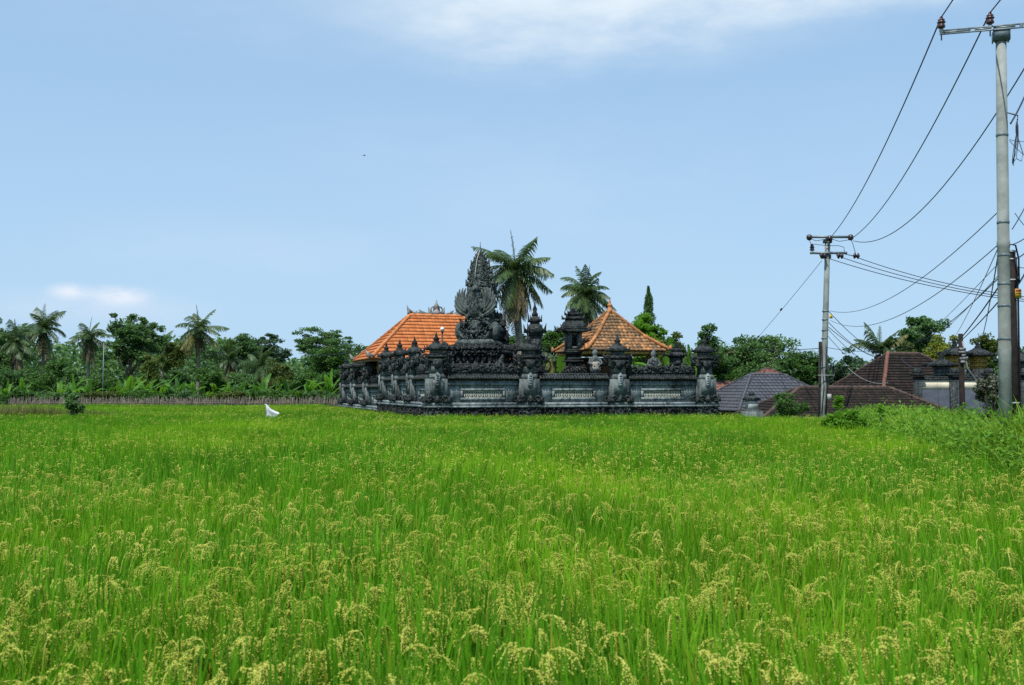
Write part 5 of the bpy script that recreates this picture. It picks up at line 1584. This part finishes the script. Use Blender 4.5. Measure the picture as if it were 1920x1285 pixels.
# channel-section arm with slots
for a, b in ((-1.20, -.60), (-.52, -.20), (-.12, .25), (.33, .40), (.48, 1.20)):
    m.bx(a, b, -.15, -.14, az0 + .035, az0 + .075)
m.bx(-1.20, 1.20, -.15, -.14, az0, az0 + .035); m.bx(-1.20, 1.20, -.15, -.14, az0 + .075, az0 + .11)
m.bx(-1.20, 1.20, -.138, -.07, az0 + .098, az0 + .108)
m.build('crossarm', M['steel'], NP, rz=arm_rz)
m = MB(); m.bx(-.16, .16, -.135, -.115, az0 - .20, az0 + .09); m.bx(-.16, -.14, -.113, .12, az0 - .20, az0 + .02); m.bx(.14, .16, -.113, .12, az0 - .20, az0 + .02)
m.lathe((0, 0, az0 - .2), [(.125, 0), (.13, .02), (.13, .2), (.12, .22)], 14)
m.build('arm_bracket', M['steel'], NP, rz=arm_rz)
ins_loc = []
for x in (-1.16, -.22, 1.10):
    m = MB(); pin_insulator(m, (x, -.10, az0 + .15), .58)
    o = m.build('insulator', M['insul_brown'], NP, rz=arm_rz, smooth=False)
    m = MB(); m.tube([(x, -.10, az0 - .10), (x, -.10, az0 + .155)], .014, 6); m.tube([(x, -.10, az0 + .105), (x, -.10, az0 + .16)], [.045, .035], 8); m.build('pin', M['steel'], o)
    lp = np.array([x * ca + .10 * sa, x * sa - .10 * ca, az0 + .40])
    ins_loc.append(Vector(lp) + NP.location + Vector((.011 * lp[2], 0, -.011 * lp[0])))
# cable bundle and service bracket on the right of the pole
m = MB()
zb_ = P(1895, 216, 20.5).z - .5
m.tube([(.05, -.12, zb_ + .02), (.20, -.12, zb_ - .02), (.27, -.12, zb_ - .04), (.26, -.12, zb_ - .14)], .016, 6)
m.build('service_hook', M['steel'], NP)
m = MB()
for k in range(7):
    a = random.uniform(-.04, .04)
    m.tube([(.26, -.12, zb_ - .12), (.25 + a * .5, -.14, zb_ - .4), (.22 + a, -.15, zb_ - .62), (.17 + a, -.16, zb_ - .8 - .05 * k), (.13, -.15, zb_ - 1.05)], .006, 5)
m.tube([(.24, -.14, zb_ - .45), (.36, -.14, zb_ - .85), (.32, -.14, zb_ - 1.0), (.22, -.15, zb_ - .95)], .008, 5)
m.lathe((.25, -.12, zb_ - .46), [(.012, 0), (.028, .06), (.028, .2), (.01, .30)], 8)
m.build('cable_bundle', M['cable'], NP)

TP = thing('wooden_post', 'dark weathered post with slanting brace in front of the cream wall', 'utility pole', (xat(1803, 48), 48, -1.2))
m = MB(); m.tube([(0, 0, 0), (.02, 0, 2.2), (0, 0, zat(626, 48) + 1.2)], [.15, .14, .11], 10); m.build('shaft', M['wood_pole'], TP)
m = MB(); m.tube([(.03, -.12, zat(640, 48) + 1.2), (.22, -.16, zat(690, 48) + 1.2), (.78, -.2, zat(724, 48) + 1.2)], [.03, .05, .06], 7); m.build('brace', M['ornament'], TP)
m = MB()
for k in range(5): m.box((random.uniform(-.06, .06), -.17, zat(655 + k * 6, 48) + 1.2), (random.uniform(.16, .34), .10, .12))
m.build('fittings', M['ornament'], TP)
BP = thing('wooden_post', 'dark brown post with small yellow warning sign beside the near concrete pole', 'utility pole', (P(1902, 785, 21.4).x, 21.4, .5))
BZ = P(1897, 470, 21.4).z - .5
m = MB(); m.tube([(0, 0, 0), (0, 0, BZ * .5), (0, 0, BZ)], [.104, .100, .096], 12); m.build('shaft', M['wood_pole'], BP)
for zf in (.99, .955, .86, .30):
    m = MB(); m.lathe((0, 0, BZ * zf), [(.100, 0), (.110, .006), (.110, .03), (.100, .036)], 12); m.build('steel_band', M['box_grey'], BP)
m = MB(); m.tube([(-.10, -.08, BZ * .99), (-.06, -.1, BZ + .12), (.06, -.1, BZ + .10), (.12, -.1, BZ * .96), (.13, -.08, BZ * .85)], .02, 6); m.tube([(.10, -.02, BZ * .97), (.13, -.02, BZ * .80), (.11, -.02, 0.2)], .022, 6); m.tube([(.02, -.10, BZ * .98), (.09, -.11, BZ * .9), (.03, -.11, BZ * .83)], .02, 6); m.build('cable_bundle', M['cable'], BP)
m = MB(); m.bx(.02, .15, -.125, -.115, P(0, 560, 21.4).z - .5, P(0, 543, 21.4).z - .5); sg = m.build('warning_sign', M['yellow_sign'], BP)
m = MB(); zs = P(0, 543, 21.4).z - .5; m.bx(.025, .145, -.130, -.127, zs - .055, zs - .01); m.bx(.035, .135, -.130, -.127, zs - .10, zs - .075); m.build('sign_marking', M['red_sign'], sg)

FPY = 46.0
FP = thing('utility_pole', 'far slim concrete power pole with two crossarms above the roofs', 'utility pole', (P(1541, 778, FPY).x, FPY, -.2))
FZ = P(1551, 446, FPY).z + .2
fdx = P(1552, 446, FPY).x - P(1541, 778, FPY).x
m = MB(); m.tube([(0, 0, -.5), (fdx * .25, 0, FZ * .25), (fdx * .5, 0, FZ * .5), (fdx * .75, 0, FZ * .75), (fdx, 0, FZ)], [.145, .14, .135, .128, .12], 14); m.build('shaft', M['concrete'], FP)
fz = lambda y: P(960, y, FPY).z + .2
fxx = lambda px, y: P(px, y, FPY).x - FP.location.x
def farm(x0, x1, y, h=.11):
    m = MB(); z = fz(y); m.bx(fxx(x0, y), fxx(x1, y), -.19, -.12, z - h / 2, z + h / 2); return m.build('crossarm', M['steel'], FP)
farm(1513, 1594, 445.5); farm(1517, 1586, 475.5)
for px, y in ((1515, 448), (1553, 450), (1592, 448)):
    m = MB(); disc_insulator(m, (fxx(px, y), -.22, fz(y)), (-.35, -1, .1), 1.0); m.build('disc_insulator', M['insul_dark'], FP)
for px, y in ((1538, 480.5), (1570, 481), (1600, 481)):
    m = MB(); disc_insulator(m, (fxx(px, y) - .08, -.20, fz(y)), (1, -.5, -.1), 1.05); m.tube([(fxx(px, y) - .08, -.2, fz(y)), (fxx(min(px, 1584), 476) - .1, -.16, fz(477))], .02, 5); m.build('disc_insulator', M['insul_dark'], FP)
m = MB(); m.bx(fxx(1544, 455), fxx(1559, 455), -.115, .12, fz(456), fz(449.5)); m.bx(fxx(1540, 483), fxx(1557, 483), -.115, .12, fz(485), fz(478)); m.build('arm_bracket', M['steel'], FP)
m = MB(); pin_insulator(m, (fxx(1521, 474), -.15, fz(472)), .75); m.build('insulator', M['insul_dark'], FP)
m = MB()
def pth(*pp_): return [(fxx(a, b), -.18, fz(b)) for a, b in pp_]
for q in (pth((1515, 450), (1518, 458), (1519, 470)), pth((1593, 450), (1597, 460), (1602, 478)), pth((1521, 459), (1540, 461), (1552, 462), (1570, 462), (1580, 465), (1581, 474)), pth((1517, 449), (1528, 453), (1545, 450)), pth((1558, 450), (1572, 454), (1590, 451))):
    m.tube(q, .014, 5)
m.build('jumper_wires', M['cable'], FP)
for y in (585, 601, 621, 636, 690):
    m = MB(); w = .148; m.lathe((fdx * (1 - (y - 446) / 340), 0, fz(y)), [(w - .01, 0), (w, .01), (w, .05), (w - .01, .06)], 12); m.build('steel_band', M['steel'], FP)
m = MB(); m.bx(fxx(1552.5, 594), fxx(1558.5, 594), -.2, -.19, fz(598), fz(591)); m.build('yellow_tag', M['yellow_sign'], FP)
m = MB()
for k in (0, 1, 4):
    dx = random.uniform(-.03, .03)
    m.tube([(fxx(1549 - k * 2.4, 640), -.16, fz(652 - 3 * (k % 3))), (fxx(1548 - k * 2.2, 690) + dx, -.20, fz(690)), (fxx(1550 - k * 2.0, 730) + dx, -.20, fz(725)), (fxx(1547 - k * 2.2, 770), -.18, fz(776))], .020, 5)
t = np.linspace(0, 2 * PI, 18)
m.tube(np.c_[fxx(1552, 700) + .20 * np.cos(t), np.full(18, -.25), fz(700) + .30 * np.sin(t)], .02, 5)
m.tube(np.c_[fxx(1553, 702) + .15 * np.cos(t), np.full(18, -.28), fz(704) + .34 * np.sin(t)], .02, 5)
m.build('cable_bundle', M['cable'], FP)
m = MB(); m.bx(fxx(1548, 745), fxx(1555, 745), -.32, -.2, fz(750.5), fz(739)); m.build('meter_box', M['box_grey'], FP)
m = MB(); m.bx(fxx(1530, 704), fxx(1561, 704), -.3, -.27, fz(704.6), fz(703.4)); m.build('bracket_bar', M['box_grey'], FP)
m = MB(); m.tube([(fxx(1537.5, 778), .05, -.5), (fxx(1538.5, 640), .05, fz(641))], [.09, .075], 9); FW = thing('wooden_post', 'short dark wooden post strapped to the far concrete pole', 'utility pole', FP.location); m.build('shaft', M['wood_pole'], FW)
m = MB(); m.tube([(fxx(1537.5, 778) - .06, -.02, -.4), (fxx(1538, 660) - .06, -.02, fz(660))], .02, 5); m.build('cable', M['cable'], FW)

# ------------------------------------------------------------------ wires
def wire(label, a, b, sag, r=.012, mat='cable', name='overhead_wire', n=28, group='overhead wires'):
    a, b = Vector(a), Vector(b)
    t = np.linspace(0, 1, n)
    p = np.array([a.lerp(b, q) for q in t]); p[:, 2] -= sag * 4 * t * (1 - t)
    m = MB(); m.tube(p - np.array(a), r, 5)
    o = m.build(name, M[mat], None, a)
    tag(o, label, 'wire', group); return o
fa = [P(1560, 444, FPY - .3), P(1600, 448, FPY - .3), P(1607, 456, FPY - .3)]
fa = [P(1554, 449, FPY - .35), P(1594, 449, FPY - .35), P(1600, 452, FPY - .35)]
for k, (lb, sg_) in enumerate((('left one of the three conductors between the two pole tops', .55), ('middle conductor sagging between the two pole tops', .75), ('lowest sagging conductor, passing behind the near pole shaft', 1.5))):
    wire(lb, ins_loc[k], fa[k], sg_, .016)
for k, lb in enumerate(('conductor leaving the left end insulator towards the top photo edge', 'conductor leaving the middle insulator towards the top photo edge')):
    e = ins_loc[k] + (ins_loc[k] - fa[k]) * .9; e.z = ins_loc[k].z + .6
    wire(lb, ins_loc[k], e, .5, .014)
wire('upper thin service wire from far pole rising to the near pole', P(1556, 583, FPY), P(1875, 394, 20.5), .75, .011, 'wire_grey')
wire('lower thin service wire from far pole rising to the near pole', P(1557, 601, FPY), P(1875, 456, 20.5), .85, .011, 'wire_grey')
# three lines from the lower crossarm of the far pole to the right
for lb, a, b in (('topmost of three parallel lines running right from the lower crossarm', (1604, 482), (1920, 554)), ('middle of three parallel lines running right from the lower crossarm', (1576, 482), (1920, 559)), ('lowest of three parallel lines running right from the lower crossarm', (1545, 482), (1920, 563))):
    wire(lb, P(*a, FPY - .2), P(b[0] + 60, b[1] + 9, 40), .30, .017)
fan = [('thick dark cable dropping from the near pole to the dark knobbly tree', (1867, 563), 20.5, (1772, 660), 62, .15, .015), ('thick cable ending on the ridge of the tall brown roof', (1866, 536), 20.5, (1690, 672), 60, 1.1, .016),
       ('dark cable with a clamp reaching over the palm right of far pole', (1866, 520), 20.5, (1716, 642), 56, .25, .013), ('cable slanting steeply from near pole to the gate tower top', (1867, 456), 20.5, (1834, 652), 58, .4, .015),
       ('thin wire fanning down from the near pole to the knobbly treetop', (1867, 457), 20.5, (1774, 652), 64, .3, .010), ('thin grey wire fanning down left of the steep slanting cable', (1866, 515), 20.5, (1738, 640), 70, .2, .009),
       ('faint wire from near pole down to the palm crown', (1866, 492), 20.5, (1692, 655), 68, .3, .008)]
for lb, a, ya, b, yb, sg_, r_ in fan: wire(lb, P(a[0] + 8, a[1], ya), P(*b, yb), sg_, r_, 'cable' if r_ > .012 else 'wire_grey')
lowf = [((1554, 584), (1652, 664), 67), ((1554, 605), (1640, 668), 67), ((1554, 614), (1660, 676), 67), ((1553, 618), (1648, 692), 66), ((1552, 630), (1636, 702), 66), ((1552, 652), (1672, 650), 70)]
ll = ['uppermost thin wire fanning right from the far pole to the palm', 'second thin wire fanning right from the far pole', 'thicker wire sloping from far pole into the palm crown', 'steepest wire of the fan right of the far pole', 'lowest sloping wire of the fan right of the far pole', 'nearly level cable running right from the far pole above the roofs']
for lb, (a, b, yb) in zip(ll, lowf): wire(lb, P(*a, FPY - .15), P(*b, yb), .25, .016 if yb == 67 else .013)
wire('level black cable from the far pole left over the mango tree', P(1541, 653, FPY), P(1400, 655, 78), .1, .018)
wire('pale drooping cable from the brown roof ridge towards the bushes', P(1590, 690, 62), P(1665, 718, 58.5), .35, .014, 'box_grey')
gw = wire('guy wire with two dark insulators slanting down left of the far pole', P(1541, 489, FPY), P(1415, 640, 58), .05, .012, 'wire_grey', 'guy_wire')
m = MB()
for f in (.55, .93):
    q = Vector(P(1541, 489, FPY)).lerp(Vector(P(1415, 640, 58)), f) - gw.location; d = (Vector(P(1415, 640, 58)) - Vector(P(1541, 489, FPY))).normalized() * .16
    m.tube([q - d, q, q + d], [.03, .06, .03], 7)
m.build('guy_insulator', M['insul_dark'], gw)
wire('thin cable rising from the left trees to the orange hall roof', P(560, 662, 100), P(742, 634, 63.5), .6, .026, 'cable')
# right of the near pole, leaving the frame
rt = [((1895, 232), (1930, 160), 'dark service cable rising from the hook to the right photo edge', .020), ((1893, 262), (1935, 262), 'thin wire leaving the cable bundle nearly level to the right', .007),
      ((1893, 264), (1935, 300), 'thin wire leaving the cable bundle downward to the right', .007), ((1898, 430), (1940, 350), 'wire with a dark clamp rising right above the brown post', .012), ((1900, 458), (1940, 430), 'wire rising gently right from the loop above the brown post', .012),
      ((1904, 486), (1940, 455), 'wire rising right from the brown post top', .014), ((1905, 500), (1940, 497), 'level thin wire right of the brown post', .009), ((1905, 540), (1940, 475), 'thick dark cable rising steeply right beside the yellow sign', .020), ((1903, 400), (1940, 440), 'thin wire slanting down right from the near pole', .008)]
for a, b, lb, r_ in rt: wire(lb, P(*a, 21.3), P(*b, 21.3 + 3), .05, r_, 'cable')

# bird far up in the sky
m = MB()
m.tube([(-.20, 0, 0), (-.08, 0, .01), (.06, 0, .01), (.18, 0, -.01)], [.01, .05, .055, .012], 7)
m.ball((.19, 0, .01), (.04, .035, .035), 6, 4)
for sd in (-1, 1):
    v = [(-.06, sd * .03, .02), (.07, sd * .03, .02), (.05, sd * .25, .10), (-.06, sd * .22, .10), (.0, sd * .52, .06)]
    m.add(v + [(a, b, c - .012) for a, b, c in v], [[(0, 1, 2, 3)], [(3, 2, 4)], [(8, 7, 6, 5)], [(9, 7, 8)]])
m.prism([(-.20, -.012), (-.34, -.008), (-.34, .008), (-.20, .012)], -.05, .05)
m.v = [q * .6 for q in m.v]
bird = m.build('bird', M['feather'], None, P(683, 292, 90), R(25))
tag(bird, 'tiny dark bird flying high in the blue sky left of centre', 'bird')
